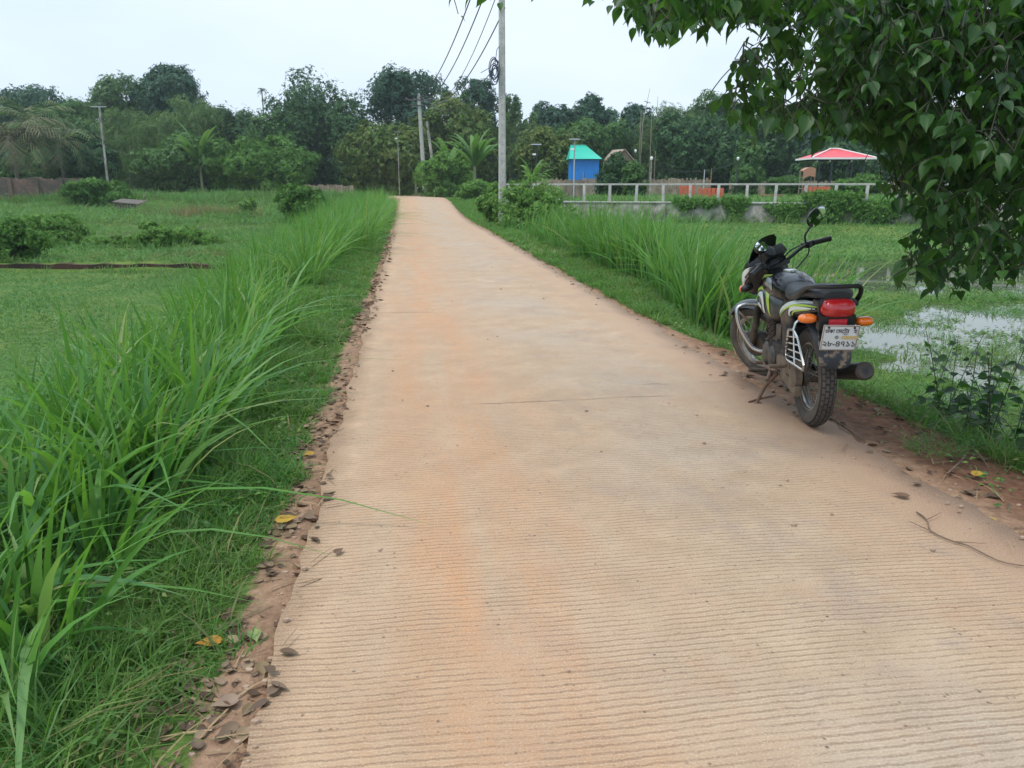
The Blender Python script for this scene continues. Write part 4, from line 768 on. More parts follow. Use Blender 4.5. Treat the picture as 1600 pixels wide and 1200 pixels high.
for u in (.1, .3, .64, .86):
    mb = MB(); mb.tube([(xl+(xr-xl)*u, D+.2, zE-.14), (xl+(xr-xl)*u, D+.2, zE-.22), (xl+(xr-xl)*u, D+.2, zE-.3)], [.02, .055, .02], 8); mb.build('bulb', pm('bulb_glass', (.75, .75, .6), .2), g0)
c = atY(1335, 268, 61.7); ar = empty('garden_arch', (c[0], 61.8, .68), 'thin round metal garden arch standing under the gazebo', 'arch'); mb = MB()
mb.tube([(c[0]+1.15*math.cos(a), 61.8, 1.6+1.2*math.sin(a)) for a in np.linspace(-.95, math.pi+.95, 30)], .03, 6); mb.build('hoop', DARKM, ar)
# wicker shelter
c = atY(1262, 270, 51); w0 = empty('wicker_shelter', (c[0], 51, .68), 'small stand with a curved rust-brown wicker canopy left of the gazebo', 'canopy stand')
mb = MB(); G = [[(c[0]-.38+.76*u, 51-.35+.7*v, 2.35+.22*math.sin(u*2.4+.35)+.10*u-.55*(0 if v < .99 else 0)) for u in np.linspace(0, 1, 9)] for v in (0, .5, 1)]; mb.sheet(G, 0, .05, (0, 0, 1)); mb.sheet([[(x, y-.0, z-(.5 if j else 0)) for x, y, z in G[0]] for j in (0, 1)], 0, .03, (0, 1, 0)); mb.build('canopy', pm('wicker', (.28, .13, .08), .9, 0, (.36, .2, .13), 14), w0)
for dx in (-.36, .36):
    for dy in (-.3, .3): mb = MB(); mb.tube([(c[0]+dx, 51+dy, .6), (c[0]+dx, 51+dy, 2.4)], .03, 6); mb.build('post', WOOD, w0)
for z in (1.35, 1.75): mb = MB(); mb.box((c[0], 51, z), (.8, .65, .05)); mb.build('shelf', WOOD, w0)
# low orange things
def planter(name, label, x0, x1, D, z, h, cat_='planter'):
    xa, xb = atY(x0, 290, D)[0], atY(x1, 290, D)[0]; root = empty(name, ((xa+xb)/2, D, z), label, cat_); n = max(3, int((xb-xa)/.24))
    for i in range(n): mb = MB(); mb.box((xa+(xb-xa)*(i+.5)/n, D, z+h/2), ((xb-xa)/n*.86, .05, h), bev=.01); mb.build('board', ORANGE, root)
    mb = MB(); mb.box(((xa+xb)/2, D+.06, z+h*.7), (xb-xa, .05, .07)); mb.build('rail', ORANGE, root); return root
planter('orange_fence', 'low orange board edging behind the rail, left of the lamp post', 1092, 1132, 46, .68, .72, 'edging')
planter('orange_fence', 'low orange board edging at the foot of the wicker shelter', 1256, 1298, 47, .68, .80, 'edging')
planter('orange_fence', 'small faded orange edging farther back left of the long orange edging', 1062, 1086, 52, .68, .85, 'edging')
mb = MB(); a_, b_ = atY(1190, 290, 47), atY(1226, 290, 47); mb.box(((a_[0]+b_[0])/2, 47, .98), (b_[0]-a_[0], .5, .10), bev=.01); bn = empty('low_bench', ((a_[0]+b_[0])/2, 47, .68), 'low brown bench behind the rail between the orange edgings', 'bench'); mb.build('seat', RUST, bn)
for x_ in (a_[0]+.2, b_[0]-.2): mb = MB(); mb.box((x_, 47, .81), (.1, .4, .26)); mb.build('leg', RUST, bn)
# lamp and solar posts
def lamp(label, px, ytop, D, kind, r_=.035, zb=.62, mat=GREYM):
    t = atY(px, ytop, D); root = empty('lamp_post' if kind != 'stick' else 'thin_post', (t[0], D, zb), label, 'lamp post' if kind != 'stick' else 'post')
    mb = MB(); mb.tube([(t[0], D, zb-.1), (t[0], D, t[2])], [r_*1.15, r_], 8); mb.build('pole', mat, root)
    if kind == 'globe': mb = MB(); mb.tube([(t[0], D, t[2]-.02), (t[0], D, t[2]+.06), (t[0], D, t[2]+.15), (t[0], D, t[2]+.19)], [.04, .085, .085, .02], 10); mb.build('lamp_head', pm('white_globe', (.75, .76, .74), .3), root)
    if kind == 'panel':
        mb = MB(); mb.box((t[0], D, t[2]), (.62, .42, .04), Matrix.Rotation(R(8), 4, 'X'), bev=.006); mb.build('solar_panel', pm('solar_panel', (.09, .11, .14), .2, .2), root)
        mb = MB(); mb.box((t[0]-.12, D-.1, t[2]-.55), (.2, .12, .10), bev=.02); mb.build('lamp_head', pm('lamp_white', (.7, .7, .68), .4), root)
    return root
lamp('post with a flat wide solar panel just right of the utility pole', 838, 226, 47, 'panel', mat=DARKM)
lamp('tall thin solar lamp post before the blue house', 898, 218, 46, 'panel')
lamp('pale post with a white globe right of the old hut', 1018, 250, 45, 'globe', .035, mat=CONC)
lamp('dark thin post with a small globe beside the old hut roof', 993, 238, 56, 'globe', .03, mat=DARKM)
lamp('dark post with a white globe at the right end of the lamp string', 1153, 250, 52, 'globe', .035, mat=DARKM)
lamp('shorter bare post near the orange edging', 1101, 265, 50, 'stick', .03)
lamp('taller bare rusty post near the orange edging', 1112, 263, 49, 'stick', .03, mat=RUST)
lamp('small street lamp with a flat panel in front of the mango tree', 621, 206, 69, 'panel', .035, .5, mat=CONC)
for px_, yt, dx, lab in ((1008, 138, .5, 'longest bare bamboo pole leaning right above the trees'), (1028, 150, 0, 'upright bare bamboo pole right of the leaning one'), (1019, 168, -.05, 'short bare bamboo pole between the two taller ones'), (1002, 170, .0, 'shortest bare bamboo pole left of the leaning one')):
    t = atY(px_, yt, 84); mb = MB(); mb.tube([(t[0]-dx*.5, 84, .5), (t[0]-dx*.2, 84, t[2]*.7), (t[0]+dx, 84, t[2])], [.05, .035, .018], 6); tag(mb.build('bamboo_pole', pm('dry_bamboo', (.27, .24, .2), .8)), lab, 'bamboo pole', 'bare bamboo poles above the trees')
A_, B_ = Vector(atY(1020, 257, 50)), Vector(atY(1153, 252, 52)); mb = MB(); mb.tube([A_.lerp(B_, u/20)-Vector((0, 0, .55*4*(u/20)*(1-u/20))) for u in range(21)], .018, 5); tag(mb.build('lamp_cable', BLACKW), 'sagging dark cable strung between two globe lamp posts', 'cable')

# ------------------------------------------------------------------ leafy tree overhanging from the right
NEAR = leafmat('heart_leaves', [(.010, .034, .011), (.018, .054, .015), (.028, .078, .020), (.045, .11, .026), (.022, .06, .016)], .34, .42, .25, (.13, .36, .02))
TX, TY = 5.6, 3.9; tz = float(gz(TX, TY)); nt = empty('overhanging_tree', (TX, TY, tz), 'dark heart-leaved tree hanging into the picture from the upper right', 'tree')
limbs = []
def limb(pts, r0, r1, n=14):
    P = [Vector(p) for p in pts]; out = []
    for i in range(n+1):
        f = i/n*(len(P)-1); j = min(int(f), len(P)-2); t_ = f-j; a, b, c, d = P[max(0, j-1)], P[j], P[j+1], P[min(len(P)-1, j+2)]
        out.append(.5*((2*b)+(c-a)*t_+(2*a-5*b+4*c-d)*t_*t_+(3*b-a-3*c+d)*t_**3))
    limbs.append(out); return out, [r0+(r1-r0)*i/n for i in range(n+1)]
mb = MB(); mb.tube([(TX, TY, tz-.2), (TX-.03, TY, tz+.8), (TX-.1, TY+.05, 1.6), (TX-.25, TY+.1, 2.6), (TX-.3, TY+.1, 3.8)], [.24, .19, .16, .13, .06], 12, smooth=4); mb.build('trunk', BARK, nt)
LT = [((930, -60), 5.2, 3.1), ((1010, 5), 4.9, 2.9), ((1230, 130), 4.6, 2.7), ((1190, 205), 4.9, 2.5), ((1070, -20), 4.8, 3.0), ((1290, 200), 4.4, 2.4), ((1300, 60), 5.2, 2.9), ((1450, 110), 4.2, 2.5), ((1430, 330), 4.7, 2.1), ((1420, 430), 4.5, 1.8), ((1540, 440), 4.2, 1.7), ((1540, 230), 4.8, 2.2), ((740, -90), 5.6, 3.3), ((1600, 340), 4.3, 1.9), ((1480, -40), 4.8, 2.9), ((1250, -40), 4.4, 3.0)]
mbb = MB()
for (p_, D, zs) in LT:
    e = atY(p_[0], p_[1], D); s0 = np.array((TX-.2, TY+.08, zs+.15)); lf = .75 if p_[0] < 1100 else 0.; m1 = s0+(e-s0)*.45+np.array((0, 0, .22+lf)); m2 = s0+(e-s0)*.8+np.array((0, 0, .12+lf*.75))
    P, rr = limb([s0, m1, m2, e], .024, .003); mbb.tube(P, rr, 6)
# leaf sprays fill a volume bounded by this outline (as seen) and by distances 3.7 to 5.6 m
REG = [(985, -60), (985, 25), (1000, 50), (1030, 66), (1055, 40), (1100, 30), (1125, 45), (1150, 20), (1185, 30), (1215, 52), (1160, 80), (1140, 110), (1125, 165), (1140, 190), (1180, 205), (1215, 215), (1245, 205), (1300, 205), (1350, 212), (1390, 225), (1402, 262), (1385, 300), (1410, 318), (1440, 330), (1448, 362), (1412, 385), (1395, 410), (1425, 440), (1480, 448), (1560, 430), (1680, 420), (1700, -80)]
def inside(x, y):
    c = False; n = len(REG)
    for i in range(n):
        x1, y1 = REG[i]; x2, y2 = REG[(i+1) % n]
        if (y1 > y) != (y2 > y) and x < (x2-x1)*(y-y1)/(y2-y1)+x1: c = not c
    return c
HOLES = [(1480, 150, 26, 16), (1560, 205, 40, 26), (1520, 390, 22, 12), (1370, 75, 16, 12), (1440, 350, 10, 10), (1180, 62, 26, 14), (1575, 300, 14, 10), (1230, 155, 14, 8), (1500, 300, 12, 9), (1395, 150, 14, 9), (1275, 110, 12, 10), (1465, 395, 16, 10), (1545, 110, 10, 8), (1340, 180, 12, 7), (1500, 425, 14, 10), (1420, 270, 10, 12), (1105, 20, 18, 7)]
O_, AX, NR, SZ = [], [], [], []; rr_ = random.Random(5); tips = 0
allp = np.array([p for l in limbs for p in l[3:]])
anch = []
while len(anch) < 760:
    x, y = rr_.uniform(980, 1690), rr_.uniform(-70, 450)
    if not inside(x, y) or any(((x-h[0])/h[2])**2+((y-h[1])/h[3])**2 < 1 for h in HOLES): continue
    anch.append((x, y-14, rr_.uniform(3.7, 5.6)))
for (x, y, n_) in ((704, -16, 5.2), (730, -22, 5.3), (755, -14, 5.4), (835, -14, 5.1), (930, -8, 5.)): anch.append((x, y, n_))
for k_ in range(650): anch.append((rr_.uniform(1290, 1690), rr_.uniform(-80, 260), rr_.uniform(4.0, 6.4)))
tw = MB()
for k_ in range(150): anch.append((rr_.uniform(985, 1200), rr_.uniform(-75, 12), rr_.uniform(4.3, 5.4)))
def proj(p): d = np.array(p)-np.array((0, 0, CAM_H)); c = d@FWD; return 800+F*d[0]/c, 600-F*(d@UP)/c
def keepl(b, d, z):
    x, y = proj(Vector(b)+Vector(d)*z*.6); x += rr_.gauss(0, 13); y += rr_.gauss(-4, 13); return (inside(x, y) and not any(((x-h[0])/h[2])**2+((y-h[1])/h[3])**2 < 1 for h in HOLES)) or (x < 985 and y < 14) or y < -20
anch.sort(key=lambda q: float(np.linalg.norm(atY(*q)-np.array((TX-.2, TY, 2.6)))))
for (x, y, D) in anch:
    p = Vector(atY(x, y, D)); dist = np.linalg.norm(allp-np.array(p), axis=1); j = int(np.argmin(dist)); q0 = Vector(allp[j])
    big = rr_.uniform(.75, 1.2); az = rr_.uniform(0, 6.283); ln = rr_.uniform(.12, .28); hd = Vector((math.cos(az), math.sin(az), rr_.uniform(-.9, .1))).normalized()
    pts = [p+hd*ln*u-Vector((0, 0, .12*u*u)) for u in np.linspace(0, 1, 6)]
    m = rr_.randint(5, 9) if x > 980 else 3; last = -1
    for i in range(m):
        bi_ = int(i/m*5.99); b = pts[bi_]; a = i*2.4+az; d = Vector((math.cos(a)*.75, math.sin(a)*.75, rr_.uniform(-1.25, -.15))).normalized(); b = b+d*.025; z_ = rr_.uniform(.05, .105)*big
        nr_ = Vector((math.cos(a)*.9+rr_.gauss(0, .35), math.sin(a)*.9+rr_.gauss(0, .35), rr_.uniform(.2, 1.0)))
        if keepl(b, d, z_): O_.append(b); AX.append(d); NR.append(nr_); SZ.append(z_); last = bi_
    if last < 0: continue
    allp = np.vstack([allp, np.array(p)[None]])
    if dist[j] > .05: tw.tube([q0, q0.lerp(p, .5)+Vector((0, 0, .05+.06*min(1, dist[j]))), p], [.0045, .0035, .003], 4)
    tw.tube(pts[:max(2, last+1)], .003, 4)
X, Y, Z = frames(np.array(AX), np.array(NR)); V, Fc = place(HEART[0]*np.array((1, .80, 1.5)), HEART[1], np.array(O_), X, Y, Z, np.array(SZ))
mbb.build('branches', pm('dark_bark', (.035, .028, .022), .9, 0, (.06, .05, .04), 10, 0, .4, .2), nt); tw.build('twigs', pm('green_twig', (.022, .026, .012), .8), nt)
link('foliage', fast('foliage', local(nt, V), Fc, NEAR, True), nt)
# dark leafy plant at the lower right
bx, by = 3.28, 4.62; bz = float(gz(bx, by)); pr = empty('leafy_plant', (bx, by, bz), 'dark leafy weed with thin stems at the lower right bank edge', 'plant')
O_, AX, NR, SZ = [], [], [], []; sm = MB()
for k_ in range(80):
    b = Vector((bx+rr_.uniform(-.2, .8), by+rr_.uniform(-.6, 1.1), 0)); b.z = float(gz(b.x, b.y)); h = rr_.uniform(.3, .95); l = Vector((rr_.uniform(-.38, .15), rr_.uniform(-.2, .2), h)); pts = [b+l*u+Vector((l.x*.35*u*u, 0, -.08*u*u)) for u in np.linspace(0, 1, 7)]; sm.tube(pts, [.005-.0005*i for i in range(7)], 5)
    for i in range(13):
        u = .25+.75*i/13; q_ = pts[min(6, int(u*6))].lerp(pts[min(6, int(u*6)+1)], u*6-int(u*6)); a = i*2.4; d = Vector((math.cos(a), math.sin(a), rr_.uniform(-.5, .3))).normalized(); O_.append(q_+d*.012); AX.append(d); NR.append(Vector((rr_.gauss(0, .4), rr_.gauss(0, .4)-.2, 1))); SZ.append(rr_.uniform(.045, .11)*(1.2-.5*u))
X, Y, Z = frames(np.array(AX), np.array(NR)); V, Fc = place(HEART[0], HEART[1], np.array(O_), X, Y, Z, np.array(SZ)); link('leaves', fast('leaves', local(pr, V), Fc, NEAR, True), pr); sm.build('stems', pm('weed_stem', (.06, .06, .03), .7), pr)
# ------------------------------------------------------------------ motorcycle (local: y forward, x right, z up; origin under the rear axle)
BS = 1.07
bike = empty('motorcycle', (1.985, 4.88, .018), 'dusty black and lime green motorcycle parked on its side stand at the road edge', 'motorcycle')
bike.rotation_euler = (0, R(-2.2), R(-3.6)); bike.scale = (BS, BS, BS)
DUST = (.20, .15, .105)
B_BLK = pm('black_gloss_paint', (.004, .0045, .006), .22, 0, None, 20, .1, 0, .3, DUST, 6, (.70, 1.05))
B_PLA = pm('black_plastic', (.012, .012, .013), .45, 0, None, 20, 0, 0, .5, DUST, 7, (.6, .95))
B_DUS = pm('dusty_black_metal', (.025, .024, .023), .55, .3, None, 20, 0, 0, .5, DUST, 9, (.42, .72))
B_ENG = pm('dusty_engine_alloy', (.10, .095, .09), .5, .6, (.055, .05, .048), 16, 0, 0, .5, DUST, 12, (.45, .75))
B_MUD = pm('dried_mud', (.22, .165, .115), .95, 0, (.13, .10, .075), 12, 0, .4, .2)
B_TYR = pm('tyre_groove_rubber', (.045, .038, .032), .9, 0, None, 20, 0, 0, .2); B_BLO = pm('worn_dusty_tread', (.07, .062, .055), .85, 0, (.105, .09, .077), 16, 0, .2, .2)
B_TYS = pm('dusty_tyre_side', (.105, .09, .076), .9, 0, (.07, .062, .054), 9, 0, 0, .2)
B_RIM = pm('dull_chrome_rim', (.42, .41, .39), .32, .9, None, 20, 0, 0, .5, DUST, 9, (.4, .7))
B_CHR = pm('brushed_steel_tube', (.58, .58, .57), .25, .95, None, 20, 0, 0, .5, DUST, 10, (.62, .9))
B_SEA = pm('black_vinyl', (.012, .014, .016), .5, 0, (.02, .022, .025), 4, 0, .06, .5)
B_GRY = pm('dark_grey_paint', (.045, .055, .055), .35, .3, None, 20, .3, 0, .5, DUST, 8, (.55, .85))
B_LIM = pm('lime_decal', (.36, .52, .04), .35, 0, None, 20, .3); B_WHT = pm('white_decal', (.62, .66, .62), .35, 0, None, 20, .3); B_SIL = pm('silver_decal', (.30, .33, .36), .3, .5, None, 20, .4)
B_RED = pm('red_lens', (.50, .012, .015), .14, 0, (.38, .008, .012), 30, .8); B_REF = pm('red_reflector', (.55, .02, .04), .3, 0, (.62, .04, .06), 60, .3)
B_ORA = pm('orange_lens', (.85, .20, .008), .15, 0, (.70, .13, .005), 26, .8); B_PLT = pm('white_plate', (.66, .69, .70), .4, 0, None, 20, 0, 0, .5, (.40, .38, .33), 22, (.62, .8))
B_INK = pm('black_ink', (.01, .01, .012), .5); B_YEL = pm('tan_sticker', (.62, .47, .22), .6, 0, (.52, .40, .2), 40); B_RUS = pm('brown_rusty_steel', (.13, .075, .048), .8, .2, (.22, .14, .10), 18)
B_MIR = pm('mirror_glass', (.75, .78, .80), .03, 1.); B_LEN = pm('clear_lens', (.55, .6, .63), .08, .4, None, 20, .8)
def B(): return MB()
def bb(mb, name, mat, par=None, **kw): return mb.build(name, mat, par or bike, world_=False, **kw)
AX_F, AX_R = Vector((0, 1.20, .29)), Vector((0, 0, .30)); FD_ = Vector((0, -.44, .898)); P0 = Vector((0, .865, .86)); STEER = R(35)
MS = Matrix.Translation(P0) @ Matrix.Rotation(STEER, 4, FD_) @ Matrix.Translation(-P0)
steer = lambda p: tuple(MS @ Vector(p))
def bm_(s=False): return MB(steer if s else None)
def wheel(ax, Rr, sw, s, tread):
    hub = bm_(s); hub.lathe([(-.075, .02), (-.07, .055), (-.045, .06), (-.04, .035), (.03, .035), (.035, .058), (.06, .06), (.075, .02)], ax, 24)
    w_ = bb(hub, 'wheel', B_DUS)
    ri = Rr-sw*.98; t = bm_(s); h = sw/2; P = []
    prof = [(-h*.62, ri+.004), (-h*.86, ri+.018), (-h, Rr-sw*.50), (-h*.93, Rr-sw*.22), (-h*.74, Rr-.012), (-h*.4, Rr-.004), (0, Rr), (h*.4, Rr-.004), (h*.74, Rr-.012), (h*.93, Rr-sw*.22), (h, Rr-sw*.50), (h*.86, ri+.018), (h*.62, ri+.004)]
    t.lathe(prof, ax, 72, 0, False); fn = len(t.f); t.mi = [1 if ((i % (72*12))//72 in (0, 1, 2, 9, 10, 11) or i >= 72*12) else 0 for i in range(fn)]; t.f = t.f[:72*12]; t.mi = t.mi[:72*12]
    # tread blocks
    nb = tread; rows = [(-.78, -.50), (-.42, -.06), (.06, .42), (.50, .78)] if Rr >= .3 else [(-.70, -.30), (-.2, .2), (.30, .70)]
    for k in range(nb):
        for ri_, (xa, xb) in enumerate(rows):
            a0_ = (k+(.5 if ri_ % 2 else 0))*2*math.pi/nb; a1_ = a0_+2*math.pi/nb*.80; q = []
            for rr in (0, 1):
                for a in (a0_, a1_):
                    for x in (xa, xb):
                        rs = Rr-.004-.010*(abs(x)/.74)**2*1.1+(.008 if rr else -.006); sh = .9 if rr else 1; am = (a0_+a1_)/2; a_ = am+(a-am)*sh; xx = (xa+xb)/2+(x-(xa+xb)/2)*sh; q.append((ax[0]+xx*h, ax[1]+rs*math.cos(a_), ax[2]+rs*math.sin(a_)))
            t.add(q, [(4, 5, 7, 6), (0, 1, 5, 4), (1, 3, 7, 5), (3, 2, 6, 7), (2, 0, 4, 6)], 2)
    bb(t, 'tyre', [B_TYR, B_TYS, B_BLO], w_, ang=30)
    r = bm_(s); rw = h*.62; r.lathe([(-rw, ri+.010), (-rw, ri-.006), (-rw*.7, ri-.008), (-rw*.45, ri-.020), (rw*.45, ri-.020), (rw*.7, ri-.008), (rw, ri-.006), (rw, ri+.010), (rw*.8, ri+.004), (-rw*.8, ri+.004)], ax, 64, 0, True); bb(r, 'rim', B_RIM, w_)
    sp = bm_(s); ns = 36
    for k in range(ns):
        a = 2*math.pi*k/ns; sd = -1 if k % 2 else 1; off = .22*(1 if (k//2) % 2 else -1); sp.tube([(ax[0]+sd*.05, ax[1]+.055*math.cos(a+off*3), ax[2]+.055*math.sin(a+off*3)), (ax[0]+sd*.006, ax[1]+(ri-.018)*math.cos(a), ax[2]+(ri-.018)*math.sin(a))], .0022, 4)
    bb(sp, 'spokes', B_RIM, w_); return w_
wheel(AX_R, .302, .098, False, 46); wf = wheel(AX_F, .288, .082, True, 54)
dr = bm_(True); dr.lathe([(-.07, .02), (-.066, .10), (-.02, .105), (-.015, .02)], AX_F, 30); bb(dr, 'brake_drum', B_ENG)
# fork, triple clamp
for sx in (-.085, .085):
    f = bm_(True); a = AX_F+Vector((sx, 0, 0)); f.tube([a-FD_*.03, a+FD_*.02, a+FD_*.06, a+FD_*.30, a+FD_*.31, a+FD_*.66], [.02, .028, .024, .025, .017, .017], 12); bb(f, 'fork_leg', B_DUS if sx else B_DUS)
    f = bm_(True); f.tube([a+FD_*.285, a+FD_*.30, a+FD_*.36], [.028, .030, .024], 12); bb(f, 'fork_boot', B_PLA)
f = bm_(True); f.box(AX_F+FD_*.50+Vector((0, -.02, 0)), (.22, .06, .035), bev=.008); f.box(AX_F+FD_*.665+Vector((0, -.02, 0)), (.22, .06, .03), bev=.008); bb(f, 'fork_clamp', B_PLA)
f = bm_(True); f.tube([AX_F+Vector((-.10, 0, 0)), AX_F+Vector((.10, 0, 0))], .012, 8); bb(f, 'axle', B_CHR)
# front mudguard
def guard(mb, ax, r, a0, a1, hw, crown_, n=22):
    G = []
    for i in range(n+1):
        a = a0+(a1-a0)*i/n; tw_ = min(1, .55+3*min(i/n, 1-i/n)); G.append([(ax[0]+hw*tw_*x, ax[1]+(r-crown_*x*x)*math.cos(a), ax[2]+(r-crown_*x*x)*math.sin(a)) for x in np.linspace(-1, 1, 9)])
    mb.sheet(G); mb.sheet([[(p[0]*.97, p[1]+(ax[1]-p[1])*.012, p[2]+(ax[2]-p[2])*.012) for p in row] for row in G])
g_ = bm_(True); guard(g_, AX_F, .335, R(36), R(158), .066, .042); bb(g_, 'mudguard', B_GRY)
for sx in (-1, 1):
    g_ = bm_(True); a = AX_F; g_.tube([(sx*.066, a.y+.29*math.cos(R(70)), a.z+.29*math.sin(R(70))), (sx*.08, a.y-.05, a.z+.16)], .008, 6); bb(g_, 'mudguard_stay', B_DUS)
# loft helper along y with super-ellipse sections (y, zc, hw, hh, n)
def prof_at(S, y): A = np.array(S); o = np.argsort(A[:, 0]); A = A[o]; return [float(np.interp(y, A[:, 0], A[:, i])) for i in range(1, 5)]
def loft(mb, S, ny_=26, na=28, flat_bottom=0.):
    ys = np.linspace(S[0][0], S[-1][0], ny_); rg = []
    for y in ys:
        zc, hw, hh, e = prof_at(S, y); r_ = []
        for k in range(na):
            t = 2*math.pi*k/na; c, s_ = math.cos(t), math.sin(t); x = hw*math.copysign(abs(c)**(2/e), c); z = hh*math.copysign(abs(s_)**(2/e), s_); z = z*(1-flat_bottom) if z < 0 else z
            r_.append((x, y, zc+z))
        rg.append(r_)
    mb.rings(rg)
def xsurf(S, y, z): zc, hw, hh, e = prof_at(S, y); v = min(.98, abs((z-zc)/max(1e-4, hh))); return hw*(1-v**e)**(1/e)
def decal(mb, S, pts, widths, side, off=.0025, n=30):
    """ribbon that follows the side of a loft; pts (y,z) centre line"""
    P = np.array(pts, float); tt = np.linspace(0, len(P)-1, n+1); i0 = np.minimum(tt.astype(int), len(P)-2); f = tt-i0
    def cr4(A):
        a, b, c, d = A[np.maximum(i0-1, 0)], A[i0], A[i0+1], A[np.minimum(i0+2, len(A)-1)]; ff = f[:, None]; return .5*((2*b)+(c-a)*ff+(2*a-5*b+4*c-d)*ff**2+(3*b-a-3*c+d)*ff**3)
    C_ = cr4(P); Wd = cr4(np.array(widths, float)[:, None])[:, 0]; T_ = np.gradient(C_, axis=0); T_ = unit(T_); Nn = np.stack([-T_[:, 1], T_[:, 0]], -1); G = []
    for i in range(n+1):
        row = []
        for v in np.linspace(-.5, .5, 5): y, z = C_[i]+Nn[i]*max(0, Wd[i])*v; row.append((side*(xsurf(S, y, z)+off), y, z))
        G.append(row)
    mb.sheet(G)
TANK = [(.33, .765, .085, .06, 2.4), (.38, .77, .115, .078, 2.4), (.46, .775, .135, .092, 2.5), (.58, .775, .148, .105, 2.5), (.70, .775, .148, .110, 2.4), (.79, .78, .130, .105, 2.3), (.86, .79, .10, .09, 2.2), (.90, .80, .06, .055, 2.2)]
mb = B(); loft(mb, TANK, 34, 36); tk = bb(mb, 'fuel_tank', B_BLK, ang=60)
SHR = [(.40, .67, .10, .06, 2.6), (.48, .66, .135, .10, 2.8), (.60, .66, .158, .125, 2.8), (.72, .67, .164, .125, 2.6), (.82, .705, .15, .09, 2.4), (.88, .73, .12, .04, 2.2)]
mb = B(); loft(mb, SHR, 24, 28); sh = bb(mb, 'tank_shroud', B_GRY, ang=60)
for side in (-1, 1):
    mb = B(); decal(mb, TANK, [(.80, .70), (.84, .755), (.81, .81), (.72, .835), (.60, .855)], [.02, .034, .032, .022, .006], side); bb(mb, 'lime_stripe', B_LIM, tk)
    mb = B(); decal(mb, TANK, [(.64, .815), (.55, .805), (.50, .77)], [.045, .05, .02], side); bb(mb, 'silver_stripe', B_SIL, tk)
    mb = B(); decal(mb, SHR, [(.83, .675), (.80, .735), (.70, .76), (.60, .745), (.545, .67), (.53, .59)], [.012, .026, .030, .034, .036, .012], side, .003); bb(mb, 'lime_stripe', B_LIM, sh)
    mb = B(); decal(mb, SHR, [(.80, .67), (.76, .705), (.69, .715), (.635, .68), (.60, .60)], [.006, .020, .036, .042, .03], side, .005); bb(mb, 'white_stripe', B_WHT, sh)
    mb = B(); decal(mb, SHR, [(.79, .625), (.72, .645), (.66, .63)], [.004, .020, .03], side, .006); bb(mb, 'white_stripe', B_WHT, sh)
mb = B(); mb.tf = lambda p: (p[1], .60+p[2], .881+p[0]); mb.lathe([(-.01, .045), (.006, .045), (.010, .038), (.010, .0)], (0, 0, 0), 20); bb(mb, 'fuel_cap', B_CHR)
# seat
SEAT = [(-.33, .835, .075, .030, 2.6), (-.27, .838, .105, .045, 2.6), (-.12, .835, .122, .052, 2.7), (-.02, .815, .125, .055, 2.7), (.06, .785, .130, .055, 2.7), (.18, .768, .128, .055, 2.7), (.30, .772, .110, .055, 2.6), (.38, .785, .090, .055, 2.5), (.43, .80, .070, .055, 2.3), (.455, .82, .05, .03, 2.2)]
mb = B(); loft(mb, SEAT, 40, 28, .35); bb(mb, 'seat', B_SEA, ang=60)
# side and tail panels
SIDE = [(-.36, .778, .07, .03, 2.6), (-.28, .768, .10, .040, 2.6), (-.12, .745, .125, .055, 2.7), (.04, .715, .135, .075, 2.7), (.20, .675, .135, .10, 2.7), (.34, .64, .125, .12, 2.7), (.43, .64, .09, .10, 2.6)]
mb = B(); loft(mb, SIDE, 34, 28); sd = bb(mb, 'side_panel', B_BLK, ang=60)
for side in (-1, 1):
    mb = B(); decal(mb, SIDE, [(.40, .60), (.30, .665), (.14, .728), (-.06, .772), (-.26, .792)], [.010, .026, .028, .020, .006], side); bb(mb, 'white_stripe', B_WHT, sd)
    mb = B(); decal(mb, SIDE, [(.32, .625), (.20, .685), (.04, .735), (-.14, .762), (-.30, .775)], [.006, .012, .014, .012, .004], side, .004); bb(mb, 'lime_stripe', B_LIM, sd)
    mb = B(); decal(mb, SIDE, [(.09, .655), (.08, .70), (-.02, .728), (-.16, .748), (-.28, .762)], [.034, .028, .022, .013, .004], side, .005); bb(mb, 'white_stripe', B_WHT, sd)
    mb = B(); decal(mb, SIDE, [(.05, .672), (.0, .705), (-.10, .728), (-.22, .748)], [.008, .012, .010, .003], side, .007); bb(mb, 'lime_stripe', B_LIM, sd)
# grab rail
mb = B(); mb.tube([(-.125, .04, .785), (-.13, -.06, .815), (-.132, -.20, .872), (-.122, -.325, .895), (-.07, -.37, .898), (.07, -.37, .898), (.112, -.345, .888), (.124, -.32, .85), (.122, -.27, .80)], [.018, .016, .014, .013, .012, .012, .013, .013, .015], 10, smooth=5); bb(mb, 'grab_rail', B_PLA)
mb = B(); mb.tube([(.122, -.27, .80), (.118, .02, .785)], .014, 8); mb.box((0, -.30, .80), (.22, .10, .03), bev=.01); bb(mb, 'rail_mount', B_PLA)
